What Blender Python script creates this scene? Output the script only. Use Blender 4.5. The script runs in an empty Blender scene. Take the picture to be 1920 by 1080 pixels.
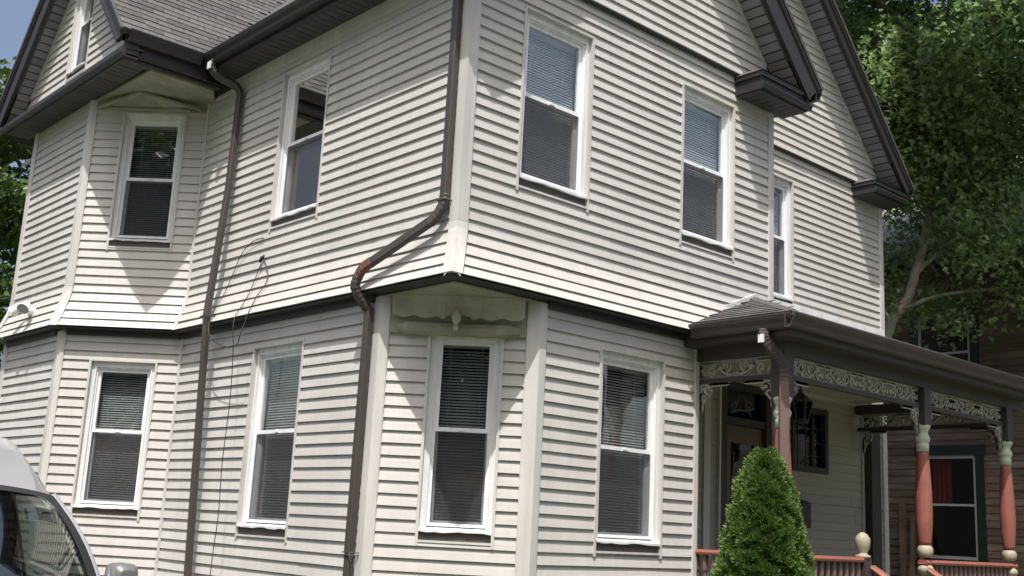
import bpy, math, random
from mathutils import Vector, Matrix
random.seed(7)
S = bpy.context.scene
COL = S.collection

# ------------------------------------------------------------------ camera, sky, sun, exposure
CAM = Vector((0.0, 0.0, 1.6))
def _cam_axes(az, el, roll):
    f = Vector((math.cos(el)*math.cos(az), math.cos(el)*math.sin(az), math.sin(el)))
    r = Vector((math.sin(az), -math.cos(az), 0.0)); d = f.cross(r)
    return r*math.cos(roll)+d*math.sin(roll), d*math.cos(roll)-r*math.sin(roll), f
CR, CD, CF = _cam_axes(math.radians(48.1688), math.radians(12.2266), math.radians(-2.9623))
camd = bpy.data.cameras.new('camera'); cam = bpy.data.objects.new('camera', camd); COL.objects.link(cam)
camd.sensor_width = 36.0; camd.lens = 36.0*2091.7/1920.0; camd.clip_start = 0.05; camd.clip_end = 2000
m = Matrix((CR, -CD, -CF)).transposed().to_4x4(); m.translation = CAM; cam.matrix_world = m
S.camera = cam

SUN_AZ, SUN_EL = math.radians(40.0), math.radians(64.0)      # direction the light travels in plan, height
w = bpy.data.worlds.new('World'); S.world = w; w.use_nodes = True
nt = w.node_tree; nt.nodes.clear()
sky = nt.nodes.new('ShaderNodeTexSky'); sky.sky_type = 'NISHITA'; sky.sun_disc = False
sky.sun_elevation = SUN_EL; sky.sun_rotation = math.radians(230.0); sky.air_density = 1.0; sky.dust_density = 6.5
bg = nt.nodes.new('ShaderNodeBackground'); bg.inputs['Strength'].default_value = 0.145
wo = nt.nodes.new('ShaderNodeOutputWorld')
nt.links.new(sky.outputs[0], bg.inputs[0]); nt.links.new(bg.outputs[0], wo.inputs[0])
sd = bpy.data.lights.new('sun', 'SUN'); sd.energy = 4.5; sd.angle = math.radians(0.5); sd.color = (1.0, 0.975, 0.945)
sun = bpy.data.objects.new('sun', sd); COL.objects.link(sun)
tv = Vector((math.cos(SUN_EL)*math.cos(SUN_AZ), math.cos(SUN_EL)*math.sin(SUN_AZ), -math.sin(SUN_EL)))
sun.rotation_euler = tv.to_track_quat('-Z', 'Y').to_euler()
S.view_settings.view_transform = 'Standard'; S.view_settings.look = 'None'
S.view_settings.exposure = 0.32; S.view_settings.gamma = 1.0; S.view_settings.use_curve_mapping = False
S.render.engine = 'CYCLES'
S.cycles.use_denoising = True
S.cycles.max_bounces = 8; S.cycles.transparent_max_bounces = 16
S.cycles.sample_clamp_indirect = 6.0

# ------------------------------------------------------------------ materials
def mat(name, col, rough=0.6, var=0.08, scale=6.0, stretch=(1, 1, 1), bump=0.0, bscale=60.0, metal=0.0, objvar=0.0,
        spec=0.5, col2=None, spots=0.0, coat=0.0, streak=0.0):
    M = bpy.data.materials.new(name); M.use_nodes = True
    n = M.node_tree.nodes; l = M.node_tree.links
    b = n['Principled BSDF']
    b.inputs['Roughness'].default_value = rough; b.inputs['Metallic'].default_value = metal
    b.inputs['Specular IOR Level'].default_value = spec
    if coat: b.inputs['Coat Weight'].default_value = coat; b.inputs['Coat Roughness'].default_value = 0.06
    geo = n.new('ShaderNodeTexCoord'); mp = n.new('ShaderNodeMapping'); mp.inputs['Scale'].default_value = stretch
    l.new(geo.outputs['Object'], mp.inputs[0])
    nz = n.new('ShaderNodeTexNoise'); nz.inputs['Scale'].default_value = scale; nz.inputs['Detail'].default_value = 6
    nz.inputs['Roughness'].default_value = 0.62
    l.new(mp.outputs[0], nz.inputs[0])
    mr = n.new('ShaderNodeMapRange'); mr.inputs[1].default_value = 0.3; mr.inputs[2].default_value = 0.7
    mr.inputs[3].default_value = 1-var; mr.inputs[4].default_value = 1+var
    l.new(nz.outputs[0], mr.inputs[0])
    fac = mr.outputs[0]
    if objvar:
        oi = n.new('ShaderNodeObjectInfo'); m2 = n.new('ShaderNodeMapRange')
        m2.inputs[3].default_value = 1-objvar; m2.inputs[4].default_value = 1+objvar
        l.new(oi.outputs['Random'], m2.inputs[0])
        mu = n.new('ShaderNodeMath'); mu.operation = 'MULTIPLY'; l.new(fac, mu.inputs[0]); l.new(m2.outputs[0], mu.inputs[1]); fac = mu.outputs[0]
    if streak:                              # faint rain streaks
        mp3 = n.new('ShaderNodeMapping'); mp3.inputs['Scale'].default_value = (7, 7, 0.55); l.new(geo.outputs['Object'], mp3.inputs[0])
        nz3 = n.new('ShaderNodeTexNoise'); nz3.inputs['Scale'].default_value = 1.6; nz3.inputs['Detail'].default_value = 5; l.new(mp3.outputs[0], nz3.inputs[0])
        m3 = n.new('ShaderNodeMapRange'); m3.inputs[1].default_value = 0.35; m3.inputs[2].default_value = 0.6; m3.inputs[3].default_value = 1-2*streak; m3.inputs[4].default_value = 1+streak*0.4
        l.new(nz3.outputs[0], m3.inputs[0]); mu3 = n.new('ShaderNodeMath'); mu3.operation = 'MULTIPLY'; l.new(fac, mu3.inputs[0]); l.new(m3.outputs[0], mu3.inputs[1]); fac = mu3.outputs[0]
    base = n.new('ShaderNodeRGB'); base.outputs[0].default_value = (*col, 1); cs = base.outputs[0]
    if col2:
        nz2 = n.new('ShaderNodeTexNoise'); nz2.inputs['Scale'].default_value = spots or scale*0.4; nz2.inputs['Detail'].default_value = 5
        l.new(mp.outputs[0], nz2.inputs[0])
        cr = n.new('ShaderNodeMapRange'); cr.inputs[1].default_value = 0.42; cr.inputs[2].default_value = 0.62
        l.new(nz2.outputs[0], cr.inputs[0])
        mx = n.new('ShaderNodeMix'); mx.data_type = 'RGBA'; l.new(cr.outputs[0], mx.inputs[0])
        l.new(cs, mx.inputs[6]); mx.inputs[7].default_value = (*col2, 1); cs = mx.outputs[2]
    vm = n.new('ShaderNodeVectorMath'); vm.operation = 'SCALE'; l.new(cs, vm.inputs[0]); l.new(fac, vm.inputs['Scale'])
    l.new(vm.outputs[0], b.inputs['Base Color'])
    if bump:
        nb = n.new('ShaderNodeTexNoise'); nb.inputs['Scale'].default_value = bscale; nb.inputs['Detail'].default_value = 4
        l.new(mp.outputs[0], nb.inputs[0])
        bp = n.new('ShaderNodeBump'); bp.inputs['Strength'].default_value = bump; bp.inputs['Distance'].default_value = 0.01
        l.new(nb.outputs[0], bp.inputs['Height']); l.new(bp.outputs[0], b.inputs['Normal'])
    return M

def glass_mat(name, tint, refl=1.0, ior=1.52, rough=0.0, wav=0.0):
    M = bpy.data.materials.new(name); M.use_nodes = True
    n = M.node_tree.nodes; l = M.node_tree.links; n.clear()
    o = n.new('ShaderNodeOutputMaterial'); mx = n.new('ShaderNodeMixShader')
    t = n.new('ShaderNodeBsdfTransparent'); t.inputs[0].default_value = (*tint, 1)
    g = n.new('ShaderNodeBsdfGlossy'); g.inputs['Roughness'].default_value = rough; g.inputs[0].default_value = (1.0, 0.97, 0.92, 1)
    f = n.new('ShaderNodeLayerWeight'); f.inputs['Blend'].default_value = 0.5
    pw_ = n.new('ShaderNodeMath'); pw_.operation = 'POWER'; pw_.inputs[1].default_value = 5.0
    mm = n.new('ShaderNodeMath'); mm.operation = 'MULTIPLY_ADD'; mm.inputs[1].default_value = 0.8; mm.inputs[2].default_value = 0.05*refl; mm.use_clamp = True
    l.new(f.outputs['Facing'], pw_.inputs[0]); l.new(pw_.outputs[0], mm.inputs[0]); l.new(mm.outputs[0], mx.inputs[0]); l.new(t.outputs[0], mx.inputs[1]); l.new(g.outputs[0], mx.inputs[2])
    if wav:
        tc = n.new('ShaderNodeTexCoord'); nz = n.new('ShaderNodeTexNoise'); nz.inputs['Scale'].default_value = 2.2; nz.inputs['Detail'].default_value = 1
        l.new(tc.outputs['Object'], nz.inputs[0]); bp = n.new('ShaderNodeBump'); bp.inputs['Strength'].default_value = wav; bp.inputs['Distance'].default_value = 0.02
        l.new(nz.outputs[0], bp.inputs['Height']); l.new(bp.outputs[0], g.inputs['Normal'])
    l.new(mx.outputs[0], o.inputs[0]); return M

def screen_mat(name, col, keep):
    M = bpy.data.materials.new(name); M.use_nodes = True
    n = M.node_tree.nodes; l = M.node_tree.links; n.clear()
    o = n.new('ShaderNodeOutputMaterial'); mx = n.new('ShaderNodeMixShader'); mx.inputs[0].default_value = keep
    t = n.new('ShaderNodeBsdfTransparent'); d = n.new('ShaderNodeBsdfDiffuse'); d.inputs[0].default_value = (*col, 1)
    tc = n.new('ShaderNodeTexCoord'); nz = n.new('ShaderNodeTexNoise'); nz.inputs['Scale'].default_value = 5; l.new(tc.outputs['Object'], nz.inputs[0])
    mr = n.new('ShaderNodeMapRange'); mr.inputs[3].default_value = keep-0.12; mr.inputs[4].default_value = keep+0.12
    l.new(nz.outputs[0], mr.inputs[0]); l.new(mr.outputs[0], mx.inputs[0])
    l.new(t.outputs[0], mx.inputs[1]); l.new(d.outputs[0], mx.inputs[2]); l.new(mx.outputs[0], o.inputs[0]); return M

def leaf_mat(name, col, col2, trans=0.35, scale=0.9):
    M = bpy.data.materials.new(name); M.use_nodes = True
    n = M.node_tree.nodes; l = M.node_tree.links; b = n['Principled BSDF']; o = n['Material Output']
    b.inputs['Roughness'].default_value = 0.45; b.inputs['Specular IOR Level'].default_value = 0.4
    tc = n.new('ShaderNodeTexCoord'); nz = n.new('ShaderNodeTexNoise'); nz.inputs['Scale'].default_value = scale; nz.inputs['Detail'].default_value = 8; nz.inputs['Roughness'].default_value = 0.8
    l.new(tc.outputs['Object'], nz.inputs[0])
    mr = n.new('ShaderNodeMapRange'); mr.inputs[1].default_value = 0.35; mr.inputs[2].default_value = 0.65; l.new(nz.outputs[0], mr.inputs[0])
    mx = n.new('ShaderNodeMix'); mx.data_type = 'RGBA'; mx.inputs[6].default_value = (*col, 1); mx.inputs[7].default_value = (*col2, 1)
    l.new(mr.outputs[0], mx.inputs[0]); l.new(mx.outputs[2], b.inputs['Base Color'])
    if trans:
        tr = n.new('ShaderNodeBsdfTranslucent'); l.new(mx.outputs[2], tr.inputs[0])
        ms = n.new('ShaderNodeMixShader'); ms.inputs[0].default_value = trans
        l.new(b.outputs[0], ms.inputs[1]); l.new(tr.outputs[0], ms.inputs[2]); l.new(ms.outputs[0], o.inputs[0])
    return M

SIDING = mat('beige_siding', (0.500, 0.484, 0.462), 0.55, 0.06, 1.6, (1, 1, 0.35), 0.14, 45, objvar=0.03, col2=(0.465, 0.447, 0.422), spots=0.9, streak=0.022)
TRIM = mat('beige_trim', (0.53, 0.515, 0.494), 0.5, 0.07, 3.0, (1, 1, 0.4), 0.06, 30, streak=0.06)
SHEATH = mat('sheathing', (0.10, 0.09, 0.08), 0.9)
WHITE = mat('white_vinyl', (0.76, 0.77, 0.785), 0.35, 0.05, 7, streak=0.05)
WRAP = mat('white_aluminium_wrap', (0.70, 0.705, 0.70), 0.4, 0.07, 6, (1, 1, 0.3), 0.12, 14, streak=0.06)
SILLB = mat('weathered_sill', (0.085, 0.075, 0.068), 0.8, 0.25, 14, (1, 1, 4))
BROWN = mat('brown_aluminium', (0.026, 0.023, 0.024), 0.5, 0.10, 3, (1, 1, 1), 0.05, 12)
BROWN2 = mat('brown_downspout', (0.056, 0.046, 0.040), 0.45, 0.12, 4, (1, 1, 0.4), 0.04, 20)
RUST = mat('primer_red', (0.15, 0.05, 0.045), 0.6, 0.3, 20, col2=(0.056, 0.046, 0.040), spots=18)
SOFFIT = mat('grey_soffit_panel', (0.19, 0.185, 0.195), 0.55, 0.08, 5, objvar=0.22)
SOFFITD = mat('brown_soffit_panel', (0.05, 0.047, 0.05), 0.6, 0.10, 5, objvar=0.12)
DARK = mat('dark_gap', (0.012, 0.011, 0.011), 0.9)
ROOM = mat('dim_room', (0.035, 0.034, 0.034), 0.9)
SHINGLE = mat('grey_shingle', (0.078, 0.076, 0.074), 0.9, 0.30, 22, (1, 1, 1), 0.6, 160, objvar=0.30)
ROOFM = mat('roof_deck_shingle', (0.072, 0.07, 0.068), 0.9, 0.25, 9, (1, 1, 1), 0.4, 60)
MOSSY = mat('mossy_paint', (0.31, 0.30, 0.24), 0.8, 0.12, 9, (1, 1, 1), 0.2, 40, col2=(0.24, 0.24, 0.165), spots=4)
STAINED = mat('stained_cream_paint', (0.37, 0.355, 0.30), 0.7, 0.16, 7, (1, 1, 1), 0.2, 30, col2=(0.30, 0.29, 0.22), spots=4)
BLIND = mat('blind_slat', (0.72, 0.72, 0.70), 0.5, 0.05)
BLINDL = mat('pale_blind_slat', (0.80, 0.82, 0.83), 0.5, 0.05)
GLASS = glass_mat('window_glass', (0.84, 0.87, 0.87), 3.4, wav=0.04)
GLASSC = glass_mat('coated_window_glass', (0.86, 0.88, 0.88), 2.8, wav=0.05)
GLASSM = glass_mat('bright_coated_glass', (0.80, 0.84, 0.85), 9.0, wav=0.05)
SCREEN = screen_mat('insect_screen', (0.055, 0.055, 0.06), 0.55)
PBROWN = mat('porch_brown_paint', (0.05, 0.038, 0.035), 0.55, 0.12, 5, (1, 1, 1), 0.06, 25)
PMAUVE = mat('porch_spout_paint', (0.13, 0.085, 0.08), 0.5, 0.12, 5, (1, 1, 0.5))
TERRA = mat('terracotta_paint', (0.25, 0.084, 0.057), 0.6, 0.16, 9, (1, 1, 0.5), 0.2, 40, col2=(0.225, 0.078, 0.055), spots=7)
CREAM = mat('cream_paint', (0.31, 0.29, 0.20), 0.65, 0.16, 12, (1, 1, 1), 0.05, 30)
CREAMG = mat('sage_cream_paint', (0.42, 0.44, 0.36), 0.55, 0.10, 8)
FRET = mat('cream_fretwork', (0.34, 0.325, 0.285), 0.7, 0.12, 9)
DOORB = mat('door_brown', (0.11, 0.078, 0.055), 0.5, 0.15, 8, (4, 4, 0.6))
FRAMED = mat('dark_door_frame', (0.035, 0.026, 0.022), 0.5, 0.15, 8)
LEAD = mat('lead_came', (0.16, 0.18, 0.20), 0.4, 0.1)
BLACK = mat('black_metal', (0.022, 0.021, 0.021), 0.4, 0.1)
CABLE = mat('black_cable', (0.02, 0.02, 0.02), 0.5, 0.1)
LAMPW = mat('white_lamp_housing', (0.72, 0.72, 0.70), 0.4, 0.05)
LENS = mat('lamp_lens', (0.35, 0.35, 0.34), 0.15, 0.05)
CEIL = mat('porch_ceiling', (0.46, 0.43, 0.36), 0.7, 0.06)

# ------------------------------------------------------------------ mesh builder and scene helpers
def V(*a): return Vector(a)
class Fr:                                   # a wall frame: origin, u along the wall, n outward, z up
    def __init__(s, o, u, n): s.o = Vector(o); s.u = Vector(u).normalized(); s.n = Vector(n).normalized(); s.z = Vector((0, 0, 1))
    def p(s, u, d, z): return s.o + s.u*u + s.n*d + s.z*z
WORLD = Fr((0, 0, 0), (1, 0, 0), (0, 1, 0))
class MB:
    def __init__(s): s.v = []; s.f = []; s.mi = []; s.cur = 0
    def add(s, vs, fs):
        k = len(s.v); s.v += [tuple(x) for x in vs]; s.f += [tuple(k+i for i in f) for f in fs]; s.mi += [s.cur]*len(fs)
    def box(s, fr, u0, u1, d0, d1, z0, z1):
        s.add([fr.p(u, d, z) for u in (u0, u1) for d in (d0, d1) for z in (z0, z1)],
              [(0, 1, 3, 2), (4, 6, 7, 5), (0, 4, 5, 1), (2, 3, 7, 6), (0, 2, 6, 4), (1, 5, 7, 3)])
    def quad(s, a, b, c, d): s.add([a, b, c, d], [(0, 1, 2, 3)])
    def prism(s, p0, p1, poly, a1, a2, caps=True, m0=None, m1=None):
        n = len(poly); vs = []
        for p in (p0, p1): vs += [p + a1*x + a2*y for x, y in poly]
        fs = [(i, (i+1) % n, n+(i+1) % n, n+i) for i in range(n)]
        if caps: fs += [tuple(range(n))[::-1], tuple(range(n, 2*n))]
        s.add(vs, fs)
    def slab(s, pts, t):
        n = len(pts); vs = [Vector(p) for p in pts] + [Vector(p)-Vector((0, 0, t)) for p in pts]
        s.add(vs, [tuple(range(n)), tuple(range(2*n-1, n-1, -1))] + [(i, i+n, (i+1) % n+n, (i+1) % n) for i in range(n)])
    def tube(s, path, r, n=8, nrm=None, wh=None, caps=True):
        path = [Vector(p) for p in path]; k = len(path); rings = []
        ref = None
        for i, p in enumerate(path):
            t = (path[min(i+1, k-1)]-path[max(i-1, 0)]).normalized()
            if nrm is not None: a = nrm
            else:
                if ref is None: ref = Vector((0, 0, 1)) if abs(t.z) < 0.9 else Vector((1, 0, 0))
                a = ref
            x = t.cross(a).normalized(); y = x.cross(t).normalized(); ref = y
            rr = r[i] if isinstance(r, (list, tuple)) else r
            if wh:
                hw, hh = wh[0]*0.5*rr, wh[1]*0.5*rr; c = 0.25
                sh = [(hw*(1-c), hh), (-hw*(1-c), hh), (-hw, hh*(1-c)), (-hw, -hh*(1-c)), (-hw*(1-c), -hh), (hw*(1-c), -hh), (hw, -hh*(1-c)), (hw, hh*(1-c))]
                rings.append([p + x*a_ + y*b_ for a_, b_ in sh])
            else:
                rings.append([p + (x*math.cos(2*math.pi*j/n) + y*math.sin(2*math.pi*j/n))*rr for j in range(n)])
        n = len(rings[0]); vs = [q for R_ in rings for q in R_]; fs = []
        for i in range(k-1):
            for j in range(n): fs.append((i*n+j, i*n+(j+1) % n, (i+1)*n+(j+1) % n, (i+1)*n+j))
        if caps: fs += [tuple(range(n))[::-1], tuple(range((k-1)*n, k*n))]
        s.add(vs, fs)
    def lathe(s, prof, c, n=14):
        c = Vector(c); vs = []; fs = []
        for r, z in prof: vs += [c + Vector((r*math.cos(2*math.pi*j/n), r*math.sin(2*math.pi*j/n), z)) for j in range(n)]
        for i in range(len(prof)-1):
            for j in range(n): fs.append((i*n+j, i*n+(j+1) % n, (i+1)*n+(j+1) % n, (i+1)*n+j))
        fs += [tuple(range(n))[::-1], tuple(range((len(prof)-1)*n, len(prof)*n))]
        s.add(vs, fs)
    def ribbon(s, fr, pts, wd, d0, d1):     # a flat cut-out strip following a 2-D line (u, z)
        k = len(pts); vs = []; fs = []
        for i in range(k):
            a = pts[max(i-1, 0)]; b = pts[min(i+1, k-1)]; tx, tz = b[0]-a[0], b[1]-a[1]; L = math.hypot(tx, tz) or 1
            nx, nz = -tz/L, tx/L; w_ = (wd[i] if isinstance(wd, (list, tuple)) else wd)*0.5
            for sgn in (1, -1):
                for d in (d0, d1): vs.append(fr.p(pts[i][0]+nx*w_*sgn, d, pts[i][1]+nz*w_*sgn))
        for i in range(k-1):
            a = 4*i; b = a+4; fs += [(a, a+1, b+1, b), (a+2, b+2, b+3, a+3), (a+1, a+3, b+3, b+1), (a, b, b+2, a+2)]
        fs += [(0, 2, 3, 1), (4*k-4, 4*k-3, 4*k-1, 4*k-2)]
        s.add(vs, fs)
    def build(s, name, mats, parent=None, smooth=False, **props):
        me = bpy.data.meshes.new(name); me.from_pydata(s.v, [], s.f)
        if not isinstance(mats, (list, tuple)): mats = [mats]
        for q in mats: me.materials.append(q)
        if len(mats) > 1: me.polygons.foreach_set('material_index', s.mi)
        if smooth: me.polygons.foreach_set('use_smooth', [True]*len(me.polygons))
        me.update()
        o = bpy.data.objects.new(name, me); COL.objects.link(o)
        if parent is not None: o.parent = parent
        for k_, v_ in props.items(): o[k_] = v_
        return o
def empty(name, label, cat, loc=(0, 0, 0), group=None):
    o = bpy.data.objects.new(name, None); COL.objects.link(o); o.location = loc; o.empty_display_size = 0.2
    o['label'] = label; o['category'] = cat
    if group: o['group'] = group
    return o
def tag(o, label, cat, group=None):
    o['label'] = label; o['category'] = cat
    if group: o['group'] = group
    return o
def inst(name, me, mw, parent):
    o = bpy.data.objects.new(name, me); COL.objects.link(o); o.parent = parent; o.matrix_basis = mw; return o
def smoothpath(pts, n=6):                   # Catmull-Rom
    P = [Vector(p) for p in pts]; out = []
    for i in range(len(P)-1):
        p0, p1, p2, p3 = P[max(i-1, 0)], P[i], P[i+1], P[min(i+2, len(P)-1)]
        for j in range(n):
            t = j/n; out.append(0.5*((2*p1)+(p2-p0)*t+(2*p0-5*p1+4*p2-p3)*t*t+(3*p1-p0-3*p2+p3)*t**3))
    return out+[P[-1]]

# ------------------------------------------------------------------ ground
g = MB(); N = 40
g.add([(-400, -400, 0), (400, -400, 0), (400, 400, 0), (-400, 400, 0)], [(0, 1, 2, 3)])
GRASS = mat('lawn', (0.055, 0.085, 0.03), 0.95, 0.3, 3, bump=0.6, bscale=90, col2=(0.085, 0.09, 0.045), spots=0.6)
ASPH = mat('asphalt', (0.06, 0.06, 0.06), 0.9, 0.2, 20, bump=0.4, bscale=200)
CONC = mat('concrete', (0.30, 0.29, 0.27), 0.9, 0.15, 6, bump=0.3, bscale=120)
g.build('ground', GRASS, kind='structure')
g = MB(); g.box(WORLD, -0.3, 3.6, 1.5, 24, -0.02, 0.004); g.build('driveway', ASPH, kind='structure')
g = MB(); g.box(WORLD, -60, 60, -2.2, -0.5, -0.02, 0.008); g.build('sidewalk', CONC, kind='structure')
g = MB(); g.box(WORLD, 10.0, 11.0, -0.5, 4.45, -0.02, 0.006); g.build('path', CONC, kind='structure')
g = MB(); g.box(WORLD, -60, 60, -12, -3.2, -0.02, 0.004); g.build('road', ASPH, kind='structure')

# ------------------------------------------------------------------ the house
XL, YR, YB = 5.45, 6.78, 11.45
VX, VY = 4.48, 12.42
XE, Y2, X2 = 9.73, 7.75, 13.73
R2 = math.sqrt(0.5)
house = empty('house', 'beige two storey house with white windows, brown trim, steep gables and a front porch', 'house', (9, 10, 0))
house.location = (0, 0, 0)
frL = Fr((XL, 0, 0), (0, 1, 0), (-1, 0, 0))
frR = Fr((0, YR, 0), (1, 0, 0), (0, -1, 0))
frW = Fr((VX, 0, 0), (0, 1, 0), (-1, 0, 0))
frB = Fr((VX, VY, 0), (1, -1, 0), (-1, -1, 0)); BL = (XL-VX)/R2
CA, CB = (XL, 7.73), (6.40, YR)
frC = Fr((CA[0], CA[1], 0), (1, -1, 0), (-1, -1, 0)); CL = (CB[0]-CA[0])/R2
fr2 = Fr((0, Y2, 0), (1, 0, 0), (0, -1, 0))
ZF0, ZF1, OF = 4.0, 3.545, 0.147           # flared skirt of the upper storey
def flare(z): return 0.0 if z >= ZF0 else OF*min(1.0, (ZF0-z)/(ZF0-ZF1))**1.4

boards = []                                 # (area on view, wall object, MB)
def prof(t, lip): return 0.003 + lip*(1-t)**0.85
def wall(fr, u0, u1, edges, openings=(), fl=None, e0=0.0, e1=0.0, uL=None, uR=None, base=0.0, lip=0.020, m=None, store=boards, owner=None, sheath=True, name='wall'):
    zb, zt = edges[0], edges[-1]
    UL = uL or (lambda z: u0); UR = uR or (lambda z: u1)
    F = fl or (lambda z: 0.0)
    sh = MB()
    zs = sorted(set([zb, zt] + [z for o in openings for z in (o[2], o[3]) if zb < z < zt] + ([ZF0, 3.9, 3.8, 3.7, 3.6] if fl else [])))
    zs = [z for z in zs if zb <= z <= zt]
    for za, zc in zip(zs[:-1], zs[1:]):
        zm = 0.5*(za+zc)
        cuts = sorted([(o[0], o[1]) for o in openings if o[2] < zm < o[3]])
        a_, c_ = (UL(za)-e0*F(za), UL(zc)-e0*F(zc)), (UR(za)+e1*F(za), UR(zc)+e1*F(zc))
        segs = []; cur = a_
        for o0, o1 in cuts: segs.append((cur, (o0, o0))); cur = (o1, o1)
        segs.append((cur, c_))
        for s0, s1 in segs:
            if s1[0] > s0[0]+1e-4 or s1[1] > s0[1]+1e-4:
                sh.quad(fr.p(s0[0], base+F(za), za), fr.p(s1[0], base+F(za), za), fr.p(s1[1], base+F(zc), zc), fr.p(s0[1], base+F(zc), zc))
    W = sh.build(name, SHEATH, owner or house)
    for k in range(len(edges)-1):
        z0, z1 = edges[k], edges[k+1]
        jz = random.uniform(-0.0018, 0.0018); lp = lip*random.uniform(0.94, 1.06)
        cutz = sorted(set([z0, z1] + [0.5*(z0+z1)] + [z for o in openings for z in (o[2], o[3]) if z0+0.004 < z < z1-0.004]))
        cells = []
        for za, zc in zip(cutz[:-1], cutz[1:]):
            zm = 0.5*(za+zc); cuts = sorted([(o[0], o[1]) for o in openings if o[2] < zm < o[3]])
            la, lc = UL(za)-e0*F(za), UL(zc)-e0*F(zc); ra, rc = UR(za)+e1*F(za), UR(zc)+e1*F(zc)
            cur = (la, lc); segs = []
            for o0, o1 in cuts:
                if o1 <= cur[0]: continue
                segs.append((cur, (o0, o0))); cur = (o1, o1)
            segs.append((cur, (ra, rc)))
            for s0, s1 in segs:
                if max(s1[0]-s0[0], s1[1]-s0[1]) > 0.015: cells.append((za, zc, s0, s1))
        # join cells that touch sideways into one board
        groups = []
        for c in cells:
            hit = [G for G in groups if any(not (c[3][0] <= q[2][0]+1e-4 or q[3][0] <= c[2][0]+1e-4) for q in G)]
            for G in hit: groups.remove(G)
            groups.append([c] + [q for G in hit for q in G])
        out = []
        for G in groups:
            lo, hi = max(min(q[2]) for q in G), min(min(q[3]) for q in G)
            full = all(q[2] == G[0][2] and q[3] == G[0][3] for q in G)
            if (full or len(G) <= 2) and hi-lo > 2.4 and all(max(q[2]) < lo+0.4 for q in G) and random.random() < 0.40:
                us = random.uniform(lo+0.7, hi-0.7)
                out.append(([(za, zc, s0, (us+0.012, us+0.012)) for za, zc, s0, s1 in G], 0.0)); out.append(([(za, zc, (us, us), s1) for za, zc, s0, s1 in G], 0.0022))
            else: out.append((G, 0.0))
        for G, dd in out:
            mb = MB(); L = 0
            ph = random.uniform(0, 6.28)
            wv = lambda u, k_: 0.0011*math.sin(u*2.1+ph)+0.0008*math.sin(u*5.3+ph*2.1+k_)
            for za, zc, s0, s1 in G:
                t0, t1 = (za-z0)/(z1-z0), (zc-z0)/(z1-z0)
                d0, d1 = base+F(za)+prof(t0, lp)+dd, base+F(zc)+prof(t1, lp)+dd
                nseg = max(1, int((s1[0]-s0[0])/0.55)); bi = base+F(za)-0.002
                for i_ in range(nseg):
                    f0, f1 = i_/nseg, (i_+1)/nseg
                    ua, ub, uc, ud_ = s0[0]+(s1[0]-s0[0])*f0, s0[0]+(s1[0]-s0[0])*f1, s0[1]+(s1[1]-s0[1])*f1, s0[1]+(s1[1]-s0[1])*f0
                    wa, wb = wv(ua, 0), wv(ub, 0)
                    A, B_, C_, D_ = fr.p(ua, d0+wa, za+jz+wa), fr.p(ub, d0+wb, za+jz+wb), fr.p(uc, d1+wb*0.5, zc+jz+wb), fr.p(ud_, d1+wa*0.5, zc+jz+wa)
                    mb.quad(A, B_, C_, D_)
                    if t0 < 1e-6: mb.quad(fr.p(ua, bi, za+jz+wa), fr.p(ub, bi, za+jz+wb), B_, A)
                    if i_ == 0: mb.quad(A, D_, fr.p(s0[1], base+F(zc), zc+jz), fr.p(s0[0], base+F(za), za+jz))
                    if i_ == nseg-1: mb.quad(B_, C_, fr.p(s1[1], base+F(zc), zc+jz), fr.p(s1[0], base+F(za), za+jz))
                L = max(L, s1[0]-s0[0])
            um = sum(q[2][0]+q[3][0] for q in G)/(2*len(G)); P = fr.p(um, 0, 0.5*(z0+z1)); dv = P-CAM
            vis = 1.0
            x = dv.dot(CR)/max(dv.dot(CF), 0.1)*2091.7; y = dv.dot(CD)/max(dv.dot(CF), 0.1)*2091.7
            if abs(x) > 1000+L*60 or y > 545 or y < -560: vis = 0.05
            store.append((vis*L*(z1-z0)*abs(dv.normalized().dot(fr.n))/dv.length_squared, W, mb, m or SIDING))
    return W

def edges_low(): return [0.506+0.1033*k for k in range(29)] + [3.525]
def edges_up():
    e = [3.545, 3.635, 3.735, 3.842] + [3.95+0.1*k for k in range(26)]
    return e
# openings: (u0, u1, z0, z1)
WIN = {}
oL_up = (8.90, 9.78, 4.44, 6.11); oL_lo = (8.92, 9.84, 1.42, 3.235)
oR1 = (6.04, 6.915, 4.455, 6.11); oR2 = (8.21, 9.07, 4.43, 6.08); oR_lo = (7.145, 8.025, 1.45, 3.225)
oB_up = (0.375, 1.115, 4.475, 6.075); oB_lo = (0.36, 1.11, 1.525, 3.20)
oC = (0.415, 1.05, 1.472, 3.24)
o3 = (10.75, 11.60, 4.45, 6.09)
oG = (12.46, 13.08, 6.58, 8.0); oG1 = (7.20, 8.02, 6.98, 8.2)
oDoor = (10.14, 11.09, 0.74, 3.38); oPW = (11.55, 12.33, 2.47, 3.26)

S45 = 0.4142
wall(frL, YR, YB, edges_up(), [oL_up], flare, 1.0, -S45)
wall(frR, XL, XE, edges_up(), [oR1, oR2], flare, 1.0, 0.0)
wall(frW, VY, 14.2, [z for z in edges_up() if z < 6.26], [], flare, S45, 1.0)
wall(frB, 0, BL, [z for z in edges_up() if z < 6.16], [oB_up], flare, S45, -S45)
wall(frL, CA[1], YB, edges_low(), [oL_lo])
wall(frR, CB[0], 8.5, edges_low(), [oR_lo])
wall(frW, VY, 14.2, edges_low(), [])
wall(frB, 0, BL, edges_low(), [oB_lo])
wall(frC, 0, CL, [z for z in edges_low() if z < 3.3], [oC])
wall(fr2, XE, X2, [4.15+0.1*k for k in range(24)], [o3])
PITCH = 1.09
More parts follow.
